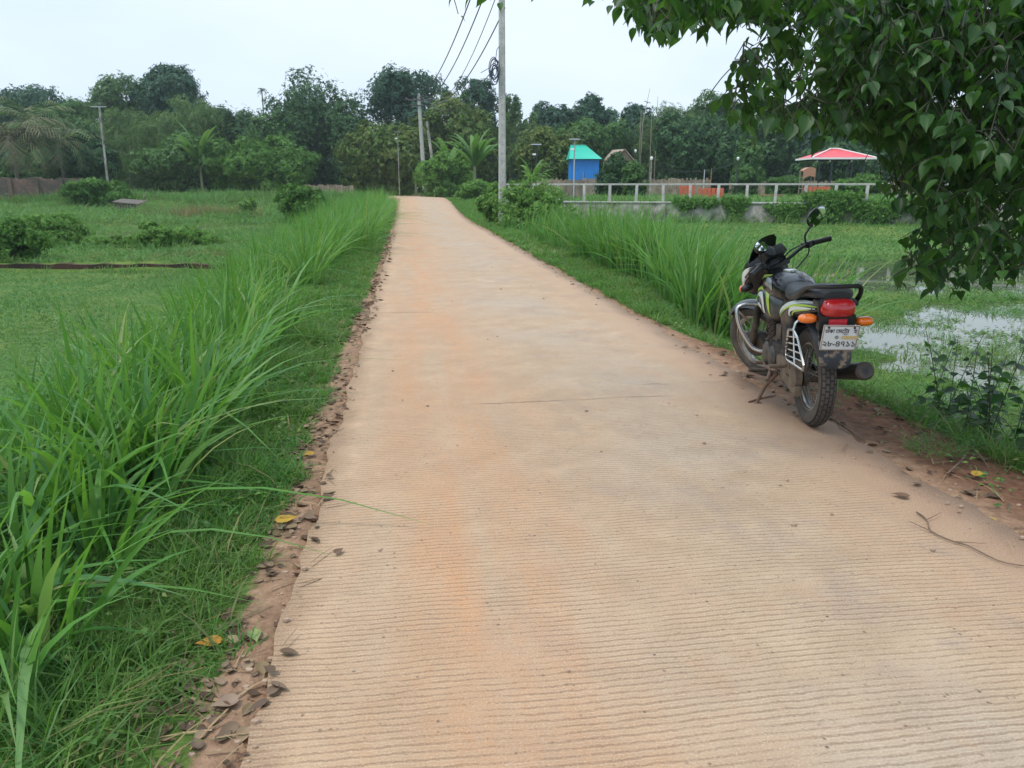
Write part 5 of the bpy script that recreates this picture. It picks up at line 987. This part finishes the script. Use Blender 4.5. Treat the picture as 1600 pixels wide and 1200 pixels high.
# tail light
TL = [(-.285, .778, .085, .048, 3.2), (-.33, .778, .095, .052, 3.2), (-.362, .775, .090, .050, 3.2), (-.382, .771, .075, .038, 3.2), (-.39, .769, .05, .022, 3.)]
mb = B(); loft(mb, TL, 14, 32); tl = bb(mb, 'tail_light', B_RED, ang=50)
mb = B(); loft(mb, [(-.26, .778, .090, .053, 3.3), (-.325, .778, .102, .058, 3.3), (-.335, .778, .100, .056, 3.3)], 8, 32); bb(mb, 'bezel', B_PLA, tl)
mb = B(); mb.box((0, -.355, .698), (.098, .012, .036), Matrix.Rotation(R(12), 4, 'X'), bev=.003); bb(mb, 'reflector', B_REF)
mb = B(); mb.box((0, -.325, .695), (.20, .05, .09), Matrix.Rotation(R(12), 4, 'X'), bev=.012); bb(mb, 'plate_bracket', B_PLA)
# rear mudguard with mud flap
mb = B(); guard(mb, AX_R, .365, R(55), R(150), .075, .03, 20); bb(mb, 'mudguard', B_PLA)
mb = B(); G = [[(x*w_, y, z) for x in np.linspace(-1, 1, 7)] for (y, z, w_) in ((-.30, .66, .085), (-.335, .56, .088), (-.355, .50, .088), (-.36, .455, .084), (-.358, .435, .06))]; mb.sheet(G, 0, .012, (0, 1, .2)); bb(mb, 'mud_flap', pm('muddy_flap', (.012, .014, .02), .5, 0, None, 20, 0, 0, .5, DUST, 26, (.50, .60)))
# number plate: hangs with its lower edge farther back
pc = Vector((.012, -.365, .612)); RP = Matrix.Rotation(R(14), 4, 'X') @ Matrix.Rotation(R(2.2), 4, 'Y'); PW, PH = .196, .152
mb = B(); mb.box(pc, (PW, .006, PH), RP, bev=.0025); pl = bb(mb, 'number_plate', B_PLT)
mb = B()
for a, b_, c_, d_ in ((0, PH/2-.003, PW, .005), (0, -PH/2+.003, PW, .005)): mb.box(pc+RP @ Vector((a, -.004, b_)), (c_, .005, d_), RP)
for a in (-1, 1): mb.box(pc+RP @ Vector((a*(PW/2-.003), -.004, 0)), (.005, .005, PH-.012), RP)
bb(mb, 'plate_rim', B_CHR, pl)
for a in (-.07, .07): mb = B(); mb.tube([pc+RP @ Vector((a, -.002, .062)), pc+RP @ Vector((a, -.008, .062))], [.007, .0055], 10); bb(mb, 'plate_screw', B_INK, pl)
def lettering(txt, x, z, size, maxw, extra=None):
    cu = bpy.data.curves.new('t', 'FONT'); cu.body = txt; cu.size = size; cu.offset = .0; tmp = bpy.data.objects.new('t', cu); COL.objects.link(tmp); bpy.context.view_layer.update()
    me = bpy.data.meshes.new_from_object(tmp.evaluated_get(bpy.context.evaluated_depsgraph_get())); bpy.data.objects.remove(tmp); bpy.data.curves.remove(cu)
    xs_ = [v.co.x for v in me.vertices]; w_ = max(xs_)-min(xs_); k_ = maxw/w_; x0 = min(xs_); V = [((v.co.x-x0)*k_+x, v.co.y*1.0*max(k_, .8)+z) for v in me.vertices]; Fs = [tuple(p.vertices) for p in me.polygons]; bpy.data.meshes.remove(me)
    m_ = B()
    for dx, dz in ((0, 0), (.0009, 0), (0, .0007), (.0009, .0007)): m_.add([tuple(pc+RP @ Vector((a+dx, -.0046-.0002*(dx > 0)-.0001*(dz > 0), b_+dz))) for a, b_ in V], Fs)
    if extra: extra(m_)
    return bb(m_, 'lettering', B_INK, pl, smooth=False)
def ra(m_):
    P = lambda a, b_: pc+RP @ Vector((a, -.006, b_)); m_.tube([P(.016, .030), P(.020, .023), P(.027, .020), P(.034, .024), P(.038, .030)], .0014, 5)
lettering('\u09a2\u09be\u0995\u09be', -.086, .030, .040, .050); lettering('\u09c7\u09ae\u09c7\u099f\u09be', -.028, .030, .040, .072, ra); lettering('\u09b9', .068, .030, .038, .018)
lettering('\u09e8\u09ee-\u09ea\u09ed\u09e7\u09e7', -.088, -.052, .062, .176)
mb = B(); mb.tube([pc+RP @ Vector((-.018, -.003, .004)), pc+RP @ Vector((-.018, -.005, .004))], .011, 14); bb(mb, 'plate_seal', pm('grey_seal', (.25, .25, .25), .5), pl)
mb = B(); mb.box(pc+RP @ Vector((.052, -.0055, .004)), (.085, .003, .019), RP); bb(mb, 'sticker', B_YEL, pl)
# turn signals
def signal(c, yaw, s, out):
    b_ = bm_(s); M = Matrix.Translation(c) @ Matrix.Rotation(yaw, 4, 'Z'); b_.tf = (lambda p: steer(M @ Vector(p))) if s else (lambda p: tuple(M @ Vector(p)))
    S_ = [(.045, 0, .016, .014, 2.2), (.03, 0, .042, .024, 2.4), (.005, 0, .052, .028, 2.5)]; loft(b_, S_, 8, 22); b_.tube([(0, .02, 0), (-out*.085, .03, .006)], .010, 8); o = bb(b_, 'indicator', B_PLA, ang=50)
    l_ = bm_(s); l_.tf = b_.tf; loft(l_, [(.006, 0, .051, .027, 2.5), (-.012, 0, .050, .0265, 2.5), (-.030, 0, .040, .021, 2.4), (-.038, 0, .022, .011, 2.2)], 9, 24); bb(l_, 'lens', B_ORA, o, ang=60)
signal(Vector((-.150, -.305, .715)), R(-8), False, -1); signal(Vector((.158, -.31, .692)), R(10), False, 1)
signal(Vector((-.150, 1.06, .775)), R(180-6), True, 1); signal(Vector((.150, 1.06, .775)), R(180+6), True, -1)
# headlight cowl, visor, instruments
COWL = [(.885, .875, .11, .10, 2.4), (.95, .87, .142, .145, 2.4), (1.02, .845, .148, .160, 2.4), (1.09, .815, .132, .140, 2.3), (1.14, .795, .10, .105, 2.2), (1.165, .785, .065, .07, 2.1)]
mb = bm_(True); loft(mb, COWL, 22, 28); cw = bb(mb, 'headlight_cowl', B_BLK, ang=60)
for side in (-1, 1):
    mb = bm_(True); decal(mb, COWL, [(1.145, .75), (1.10, .825), (1.04, .885), (.97, .925)], [.035, .055, .045, .006], side, .003); bb(mb, 'white_stripe', B_WHT, cw)
    mb = bm_(True); decal(mb, COWL, [(1.08, .81), (1.02, .865), (.95, .905)], [.010, .016, .004], side, .004); bb(mb, 'silver_stripe', B_SIL, cw)
mb = bm_(True); loft(mb, [(1.10, .80, .105, .11, 2.2), (1.15, .78, .09, .095, 2.2), (1.18, .77, .045, .05, 2.1)], 8, 26); bb(mb, 'headlight', B_LEN, cw, ang=60)
mb = bm_(True); G = [[(x, y-.55*x*x*2, z-1.2*x*x) for x in np.linspace(-w_, w_, 9)] for (y, z, w_) in ((1.03, .97, .125), (1.0, 1.02, .125), (.96, 1.075, .11), (.94, 1.10, .08))]; mb.sheet(G, 0, .006, (0, -1, .3)); bb(mb, 'visor', B_PLA)
mb = bm_(True); mb.box((0, .90, .975), (.20, .085, .075), Matrix.Rotation(R(-38), 4, 'X'), bev=.02); ins = bb(mb, 'instrument_panel', B_PLA)
mb = bm_(True); M = Matrix.Translation((-.045, .872, 1.007)) @ Matrix.Rotation(R(52), 4, 'X'); mb.tf = lambda p: steer(M @ Vector((p[1], p[2], p[0]))); mb.lathe([(0, .040), (.010, .040), (.012, .034)], (0, 0, 0), 20); bb(mb, 'dial', pm('dial_glass', (.05, .055, .06), .08), ins)
mb = bm_(True); mb.box((0, 1.0, .685), (.15, .05, .11), Matrix.Rotation(R(-12), 4, 'X'), bev=.015); bb(mb, 'horn_plate', B_MUD)
# handlebar, grips, levers, cables, mirrors
mb = bm_(True); HB = [(-.375, .73, .955), (-.25, .775, .965), (-.19, .80, .96), (-.11, .865, .905), (-.05, .875, .89), (.05, .875, .89), (.11, .865, .905), (.19, .80, .96), (.25, .775, .965), (.375, .73, .955)]; mb.tube(HB, .0125, 10, smooth=5); hb = bb(mb, 'handlebar', B_PLA)
for sx in (-1, 1):
    mb = bm_(True); mb.tube([(sx*.262, .771, .964), (sx*.28, .765, .963), (sx*.37, .732, .956), (sx*.385, .727, .954)], [.021, .018, .018, .02], 12); bb(mb, 'grip', B_PLA, hb)
    mb = bm_(True); mb.box((sx*.235, .78, .965), (.05, .04, .045), bev=.008); mb.box((sx*.225, .81, .965), (.03, .05, .03), bev=.006); bb(mb, 'switch_box', B_PLA, hb)
    mb = bm_(True); mb.tube([(sx*.225, .83, .96), (sx*.27, .835, .955), (sx*.36, .795, .945), (sx*.385, .78, .94)], [.008, .007, .006, .008], 8, smooth=3); bb(mb, 'lever', B_DUS, hb)
    mb = bm_(True); mb.tube([(sx*.215, .85, .96), (sx*.20, .93, .93), (sx*.15, .96, .88), (sx*.06, .90, .82), (sx*.03, .80, .74)], .0055, 6, smooth=5); bb(mb, 'control_cable', B_PLA)
mb = bm_(True); mb.tube([(.24, .79, .95), (.22, .79, .90), (.16, .80, .86), (.08, .80, .83)], .0055, 6, smooth=5); bb(mb, 'control_cable', B_PLA)
def mirror(pts, c, nrm, roll, w_, h_):
    m_ = bm_(True); m_.tube(pts, [.007]*(len(pts)-1)+[.010], 8, smooth=4); o = bb(m_, 'mirror', B_PLA)
    n_ = Vector(nrm).normalized(); u = Vector((1, 0, 0)); u = (u-n_*u.dot(n_)).normalized(); v = n_.cross(u); u2 = u*math.cos(roll)+v*math.sin(roll); v2 = -u*math.sin(roll)+v*math.cos(roll); c = Vector(c)
    def rg(k_, off): return [tuple(c+u2*w_*k_*math.cos(t)*(1+.10*math.cos(t))+v2*h_*k_*math.sin(t)+n_*off) for t in np.linspace(0, 2*math.pi, 28, endpoint=False)]
    s_ = bm_(True); s_.rings([rg(.25, -.040), rg(.7, -.034), rg(.92, -.018), rg(1., -.002), rg(.97, .003)]); bb(s_, 'mirror_shell', B_BLK, o, ang=60)
    g2 = bm_(True); g2.rings([rg(.93, .002), rg(.92, .0045)]); bb(g2, 'mirror_glass', B_MIR, o)
mirror([(.215, .79, .97), (.215, .785, 1.03), (.240, .77, 1.065), (.275, .76, 1.095)], (.318, .755, 1.130), (-.25, -1, -.05), R(32), .086, .056)
mirror([(-.215, .79, .97), (-.215, .785, 1.02), (-.212, .78, 1.06)], (-.205, .77, 1.095), (.08, -.66, .74), R(-160), .058, .046)
# frame, engine and the dusty parts low down
mb = B(); mb.tube([(0, .87, .86), (0, .82, .70), (0, .76, .42), (0, .70, .24)], .019, 10); bb(mb, 'down_tube', B_DUS)
mb = B(); mb.tube([(0, .85, .84), (0, .60, .76), (0, .30, .70), (0, .22, .50), (0, .24, .28)], .019, 10, smooth=4); bb(mb, 'backbone', B_DUS)
for sx in (-1, 1): mb = B(); mb.tube([(sx*.10, .30, .68), (sx*.11, .0, .70), (sx*.10, -.25, .76)], .012, 8); mb.tube([(sx*.10, .27, .36), (sx*.105, .12, .66)], .011, 8); bb(mb, 'seat_rail', B_DUS)
mb = B(); mb.box((0, .50, .315), (.20, .36, .19), bev=.035); mb.box((0, .62, .40), (.16, .14, .10), bev=.02); en = bb(mb, 'engine', B_ENG)
for (y, z, r_, xx) in ((.60, .32, .085, -.125), (.44, .33, .075, -.13), (.58, .32, .095, .115)):
    mb = B(); sgn = 1 if xx > 0 else -1; mb.lathe([(-.03*sgn, r_), (.006*sgn, r_*.98), (.018*sgn, r_*.8), (.022*sgn, r_*.35), (.022*sgn, .002)], (xx, y, z), 26); bb(mb, 'engine_cover', B_ENG, en)
RC = Matrix.Rotation(R(-24), 4, 'X')
for i in range(8): mb = B(); mb.box(Vector((0, .645, .43))+RC @ Vector((0, 0, i*.019)), (.185-.004*(i % 2), .165, .007), RC, bev=.002); mb.build('cooling_fin', B_ENG, en, world_=False)
mb = B(); mb.box(Vector((0, .645, .43))+RC @ Vector((0, 0, .06)), (.12, .11, .17), RC); mb.box(Vector((0, .645, .43))+RC @ Vector((0, 0, .175)), (.14, .14, .06), RC, bev=.02); bb(mb, 'cylinder', B_ENG, en)
mb = B(); mb.box((-.05, .44, .50), (.11, .12, .10), bev=.025); mb.tube([(-.03, .56, .52), (-.03, .40, .52)], .026, 10); bb(mb, 'carburettor', B_DUS)
mb = B(); mb.box((-.02, .27, .50), (.17, .17, .20), bev=.03); bb(mb, 'air_box', B_PLA)
mb = B(); mb.lathe([(-.018, .045), (.012, .047), (.03, .03), (.032, .002)], (-.055, .80, .60), 18); bb(mb, 'horn', B_DUS)
mb = B(); mb.tube([(.02, .72, .52), (.05, .80, .42), (.09, .76, .27), (.125, .60, .215), (.15, .35, .23), (.155, .12, .288)], [.017]*6, 10, smooth=5); ex = bb(mb, 'exhaust', B_DUS)
EXM = pm('sooty_silencer', (.05, .047, .045), .38, .7, None, 20, 0, 0, .5, DUST, 9, (.5, .8))
mb = B(); mb.tube([(.155, .14, .285), (.165, .06, .310), (.18, -.20, .378), (.184, -.30, .402)], [.030, .046, .052, .052], 22); bb(mb, 'silencer', EXM, ex)
mb = B(); a_, d_ = Vector((.184, -.30, .402)), Vector((.004, -.10, .024)).normalized(); mb.tube([a_-d_*.01, a_+d_*.012, a_+d_*.022, a_+d_*.020, a_+d_*.010], [.053, .053, .043, .024, .020], 22); bb(mb, 'silencer_tip', pm('scorched_steel', (.085, .068, .058), .6, .5, (.05, .044, .04), 18), ex)
mb = B(); mb.tube([a_+d_*.018, a_+d_*.024], .017, 14); bb(mb, 'silencer_bore', B_INK, ex)
for sx in (-1, 1):
    mb = B(); mb.tube([(sx*.085, .34, .30), (sx*.09, .12, .295), (sx*.095, -.05, .30)], [.022, .019, .017], 10); bb(mb, 'swing_arm', B_DUS)
    mb = B(); mb.tube([(sx*.125, .10, .645), (sx*.125, .04, .34)], [.013, .013], 8); mb.tube([(sx*.125, .10, .66), (sx*.125, .085, .58)], [.028, .030], 12); sk = bb(mb, 'shock_absorber', B_DUS)
    mb = B(); mb.tube([(sx*.125+.026*math.cos(t), .098-.054*t/62.8+.026*math.sin(t)*.98, .62-.24*t/62.8) for t in np.linspace(0, 62.8, 150)], .0062, 6); bb(mb, 'spring', B_PLA, sk)
    mb = B(); mb.tube([(sx*.10, .45, .235), (sx*.20, .44, .24), (sx*.285, .43, .245)], [.010, .014, .015], 10); bb(mb, 'footrest', B_DUS)
    mb = B(); mb.tube([(sx*.10, .12, .36), (sx*.16, .10, .345), (sx*.245, .09, .35)], [.012, .013, .014], 10); bb(mb, 'footrest', B_MUD if sx < 0 else B_DUS)
mb = B(); mb.box((-.105, .155, .335), (.05, .42, .10), Matrix.Rotation(R(-5), 4, 'X'), bev=.022); mb.lathe([(-.026, .055), (-.02, .072), (.02, .072), (.026, .055)], (-.105, .0, .30), 22); mb.box((-.105, .10, .245), (.045, .34, .07), Matrix.Rotation(R(8), 4, 'X'), bev=.02); bb(mb, 'chain_cover', B_MUD)
# sari guard
mb = B(); GX_ = -.145; Q = [(.06, .585), (-.04, .60), (-.14, .565), (-.275, .435), (-.26, .405), (.05, .395), (.085, .43)]; loop = [(GX_, y, z) for y, z in Q]; mb.tube(loop+[loop[0]], .0085, 8); sg = bb(mb, 'sari_guard', B_CHR)
mb = B()
for z, y0, y1 in ((.56, .065, -.14), (.52, .07, -.18), (.48, .075, -.22), (.44, .08, -.255)): mb.tube([(GX_, y0, z-.018), (GX_, y1, z+.012)], .0048, 6)
mb.tube([(GX_-.003, -.05, .60), (GX_-.003, -.10, .40)], .0048, 6); bb(mb, 'guard_bars', B_CHR, sg)
mb = B(); mb.tube([(GX_, -.04, .60), (GX_+.01, -.04, .64), (-.11, -.03, .66)], .008, 8); mb.tube([(GX_, -.02, .40), (-.13, .0, .37), (-.10, .02, .35)], .008, 8); bb(mb, 'guard_mount', B_CHR, sg)
# crash bar
for sx in (-1, 1):
    mb = B(); mb.tube([(sx*.04, .80, .60), (sx*.16, .83, .625), (sx*.265, .83, .615), (sx*.29, .825, .57), (sx*.265, .81, .46), (sx*.20, .79, .345), (sx*.15, .77, .305), (sx*.05, .73, .29)], .0135, 10, smooth=6); bb(mb, 'crash_bar', B_CHR)
# side stand, gear pedal, kick lever
mb = B(); mb.tube([(-.10, .42, .22), (-.17, .44, .13), (-.215, .455, .014)], [.014, .012, .011], 8); mb.box((-.222, .455, .004), (.075, .05, .010), bev=.003); bb(mb, 'side_stand', B_RUS)
mb = B(); mb.tube([(-.145, .60, .25), (-.16, .50, .25), (-.17, .33, .27), (-.175, .18, .30)], .009, 8); mb.tube([(-.145, .60, .25), (-.20, .61, .255)], .013, 8); mb.tube([(-.16, .36, .265), (-.20, .28, .21)], .012, 8); bb(mb, 'gear_pedal', B_RUS)
mb = B(); mb.tube([(-.11, .34, .25), (.11, .34, .25)], .014, 8); mb.tube([(-.11, .34, .25), (-.12, .10, .19)], .013, 8); mb.tube([(.11, .34, .25), (.12, .10, .19)], .013, 8); bb(mb, 'centre_stand', B_DUS)
# ------------------------------------------------------------------ fallen leaves, twigs, loose bits along the road edges
def litter(n, side, slo, shi, p, lo, hi, size, seed):
    g_ = np.random.default_rng(seed); s = slo+(shi-slo)*g_.random(n)**p; u = lo+(hi-lo)*np.clip(g_.normal(.5, .28, n), 0, 1); t = -u if side < 0 else W+u; x, y = xy(s, t)
    keep = (.5+.5*wob(s, s, 3.1, 1.)) > g_.random(n)*.75; x, y, s, t = x[keep], y[keep], s[keep], t[keep]; m = len(x); z = gz(x, y)+.004+np.where((t > 0) & (t < W), .083, 0)+.012*g_.random(m)
    az = g_.uniform(0, 6.283, m); ax = np.stack([np.cos(az), np.sin(az), g_.normal(0, .12, m)], -1); nr = np.stack([g_.normal(0, .28, m), g_.normal(0, .28, m), np.ones(m)], -1); X, Y, Z = frames(ax, nr); return np.stack([x, y, z], -1), X, Y, Z, size*g_.uniform(.4, 1.6, m)**1.2
curl = HEART[0].copy(); curl[:, 2] += .35*curl[:, 1]**2-.07*np.sin(curl[:, 0]*5); curl[:, 1] *= .72
LIT = leafmat('dead_leaves', [(.065, .042, .027), (.12, .078, .05), (.19, .135, .09), (.09, .06, .042), (.26, .19, .125), (.16, .12, .06)], .08, .75, .2, (.2, .12, .05))
allv = [litter(1800, -1, 1.2, 11, 1.5, -.02, .42, .043, 1), litter(900, -1, 9, 26, 1.3, -.06, .3, .06, 2), litter(420, 1, 3.2, 26, 1.3, -.12, .4, .05, 3), litter(90, 1, 3, 7, 1., .25, 1.0, .06, 4)]
A5 = [np.concatenate([a[i] for a in allv]) for i in range(5)]; V, Fc = place(curl, HEART[1], *A5)
stuffobj('leaf_litter', fast('leaf_litter', V, Fc, LIT, True), 'brown dead leaves strewn along both dirt edges of the concrete road', 'leaf litter')
STRAW = leafmat('straw_bits', [(.20, .13, .075), (.30, .21, .12), (.13, .085, .05)], .05, .8, .2, (.2, .15, .08))
n = 900; g_ = np.random.default_rng(9); s = 1.2+20*g_.random(n)**1.5; sd_ = g_.random(n) < .6; t = np.where(sd_, -g_.uniform(-.05, .42, n), W+g_.uniform(-.15, .5, n)); x, y = xy(s, t); z = gz(x, y)+.012+np.where((t > 0) & (t < W), .083, 0); az = g_.uniform(0, 6.283, n)
ax = np.stack([np.cos(az), np.sin(az), g_.normal(0, .1, n)], -1); X, Y, Z = frames(ax, np.stack([0*x, 0*x, 1+0*x], -1)); ST_ = (np.array([(0, -.02, 0), (0, .02, 0), (.5, .022, .03), (.5, -.02, .03), (1, .012, 0), (1, -.012, 0)]), np.array([(0, 1, 2, 3), (3, 2, 4, 5)])); V, Fc = place(ST_[0], ST_[1], np.stack([x, y, z], -1), X, Y, Z, g_.uniform(.04, .2, n))
stuffobj('straw_litter', fast('straw_litter', V, Fc, STRAW), 'thin dry straw and stalk bits lying along the road edges', 'straw')
# small stones and crumbs of concrete
PEB = pm('crumbs', (.24, .16, .11), .95, 0, (.36, .26, .19), 30); mb = MB(); r_ = random.Random(3)
for k_ in range(420):
    s = 1.1+14*r_.random()**1.6; t = r_.choice([r_.gauss(-.07, .07), r_.gauss(W+.06, .12), r_.uniform(.1, W) if r_.random() < .35 else r_.gauss(-.05, .05)]); x, y = xy(s, t); zb = .014 if 0 < t < W else float(gz(x, y)); q = r_.uniform(.004, .013)
    mb.add([(x+q*1.3*math.cos(a)*c_, y+q*math.sin(a)*c_, zb+h_*q) for c_, h_ in ((1, -.3), (.8, .55)) for a in (0, 1.2, 2.5, 3.7, 5)]+[(x, y, zb+q*.75)], [(i, (i+1) % 5, 5+(i+1) % 5, 5+i) for i in range(5)]+[(5+i, 5+(i+1) % 5, 10) for i in range(5)])
o = mb.build('gravel', PEB); tag(o, 'small crumbs of stone and dry mud scattered on the road and its edges', 'gravel', kind='stuff')
def one_leaf(name, label, px, py, z, size, az, cols, grp=None):
    r0 = ray(px, py); p = np.array((0, 0, CAM_H))+r0*((z-CAM_H)/r0[2]); ax = np.array([(math.cos(az), math.sin(az), .08)]); X, Y, Z = frames(ax, np.array([(.1, -.15, 1.)])); V, Fc = place(curl, HEART[1], np.array([p]), X, Y, Z, np.array([size]))
    tag(link(name, fast(name, V, Fc, leafmat(name+'_skin', cols, .1, .6, .3, (.3, .2, .05)), True)), label, 'leaf', grp)
YL = [(.42, .27, .03), (.34, .20, .03)]; BL = [(.10, .055, .035), (.15, .09, .055)]; GL = [(.22, .26, .10), (.16, .2, .07)]
for (px, py, z, sz, az, c_, lab) in [(432, 815, -.02, .11, .6, YL, 'curled yellow leaf on the left dirt edge, largest of the yellow ones there'), (446, 770, -.02, .07, 2.2, YL, 'small yellow leaf on the left dirt edge above the largest yellow one'), (490, 707, -.02, .08, 4., YL, 'yellow leaf on the left dirt edge farthest up the road'), (345, 1002, -.02, .09, 3.3, [(.45, .17, .02), (.36, .2, .03)], 'orange leaf on the left dirt edge beside the grass'), (395, 985, -.02, .085, 5.2, GL, 'limp pale green leaf with a white rim on the left dirt edge'), (523, 864, .022, .055, 1., BL, 'single brown leaf lying on the concrete near the left edge'), (1420, 776, .022, .085, 2.6, BL, 'long curled brown leaf lying on the concrete at right'), (1520, 742, -.01, .10, .3, YL, 'yellow-green leaf on the red soil at the right edge'), (1555, 815, .0, .08, 2., YL, 'lower yellow leaf on the red soil near the right frame edge'), (372, 1092, -.02, .085, 3.6, [(.27, .19, .13), (.2, .14, .1)], 'broad grey-brown dead leaf on the left dirt edge at the bottom')]:
    one_leaf('fallen_leaf', lab, px, py, z, sz, az, c_, 'single fallen leaves')
TWM = pm('dry_twig', (.10, .062, .04), .9, 0, (.17, .11, .075), 20)
def twig(label, pts, z, r_=.006, side=()):
    P = []
    for px, py in pts: r0 = ray(px, py); P.append(tuple(np.array((0, 0, CAM_H))+r0*((z-CAM_H)/r0[2])))
    mb = MB(); mb.tube(P, [r_*(1-.5*i/len(P)) for i in range(len(P))], 6, smooth=3)
    for (i, dx, dy) in side: a = Vector(P[i]); mb.tube([a, a+Vector((dx, dy, .01))], [r_*.6, r_*.25], 5)
    tag(mb.build('twig', TWM), label, 'twig', 'dry twigs on the road')
twig('longest dry forked twig lying on the concrete at the right frame edge', [(1432, 800), (1448, 812), (1455, 830), (1490, 846), (1512, 852), (1560, 876), (1600, 884)], .019, .0045, [(1, .10, .06), (2, -.06, .09), (3, .12, -.04)])
twig('thin twig on the dark soil behind the rear tyre', [(1296, 652), (1320, 668), (1352, 690)], .02, .005)
twig('crooked root-like twig on the red soil at the right', [(1480, 740), (1500, 722), (1520, 702), (1545, 730)], -.01, .006, [(2, .05, .06)])
twig('flat brown stick beside the side stand', [(1170, 628), (1190, 622), (1212, 618)], .024, .008)
twig('dry stalk lying across the left dirt edge', [(468, 694), (500, 695), (524, 694)], .0, .004)
# loose tuft of cut grass on the right soil
r0 = ray(1462, 706); p = np.array((0, 0, CAM_H))+r0*((-.01-CAM_H)/r0[2]); n = 160; a = rng.uniform(0, 6.283, n); q = .13*np.sqrt(rng.random(n)); B_ = np.stack([p[0]+q*np.cos(a)*1.3, p[1]+q*np.sin(a), np.full(n, p[2])], -1)
tag(link('grass_tuft', blades('grass_tuft', B_, rng.uniform(.05, .13, n), rng.uniform(.004, .007, n), a+rng.normal(0, .8, n), rng.uniform(.3, 1., n), rng.uniform(.3, 1.3, n), 3, G_SHORT)), 'flat grass tuft growing alone on the red soil at the right road edge', 'grass tuft')
# haze between here and the wood
hz = NT('air'); hz.t.nodes.remove(hz.b); pv = hz.n('VolumePrincipled', {'Color': (.80, .90, .98, 1), 'Density': .0004, 'Anisotropy': .3}); hz.t.links.new(pv.outputs[0], hz.o.inputs['Volume'])
mb = MB(); mb.box((0, 90, 8.2), (392, 212, 19.6)); tag(mb.build('haze', hz.m, smooth=False), 'thin pale humid air over the fields', 'haze', kind='stuff')
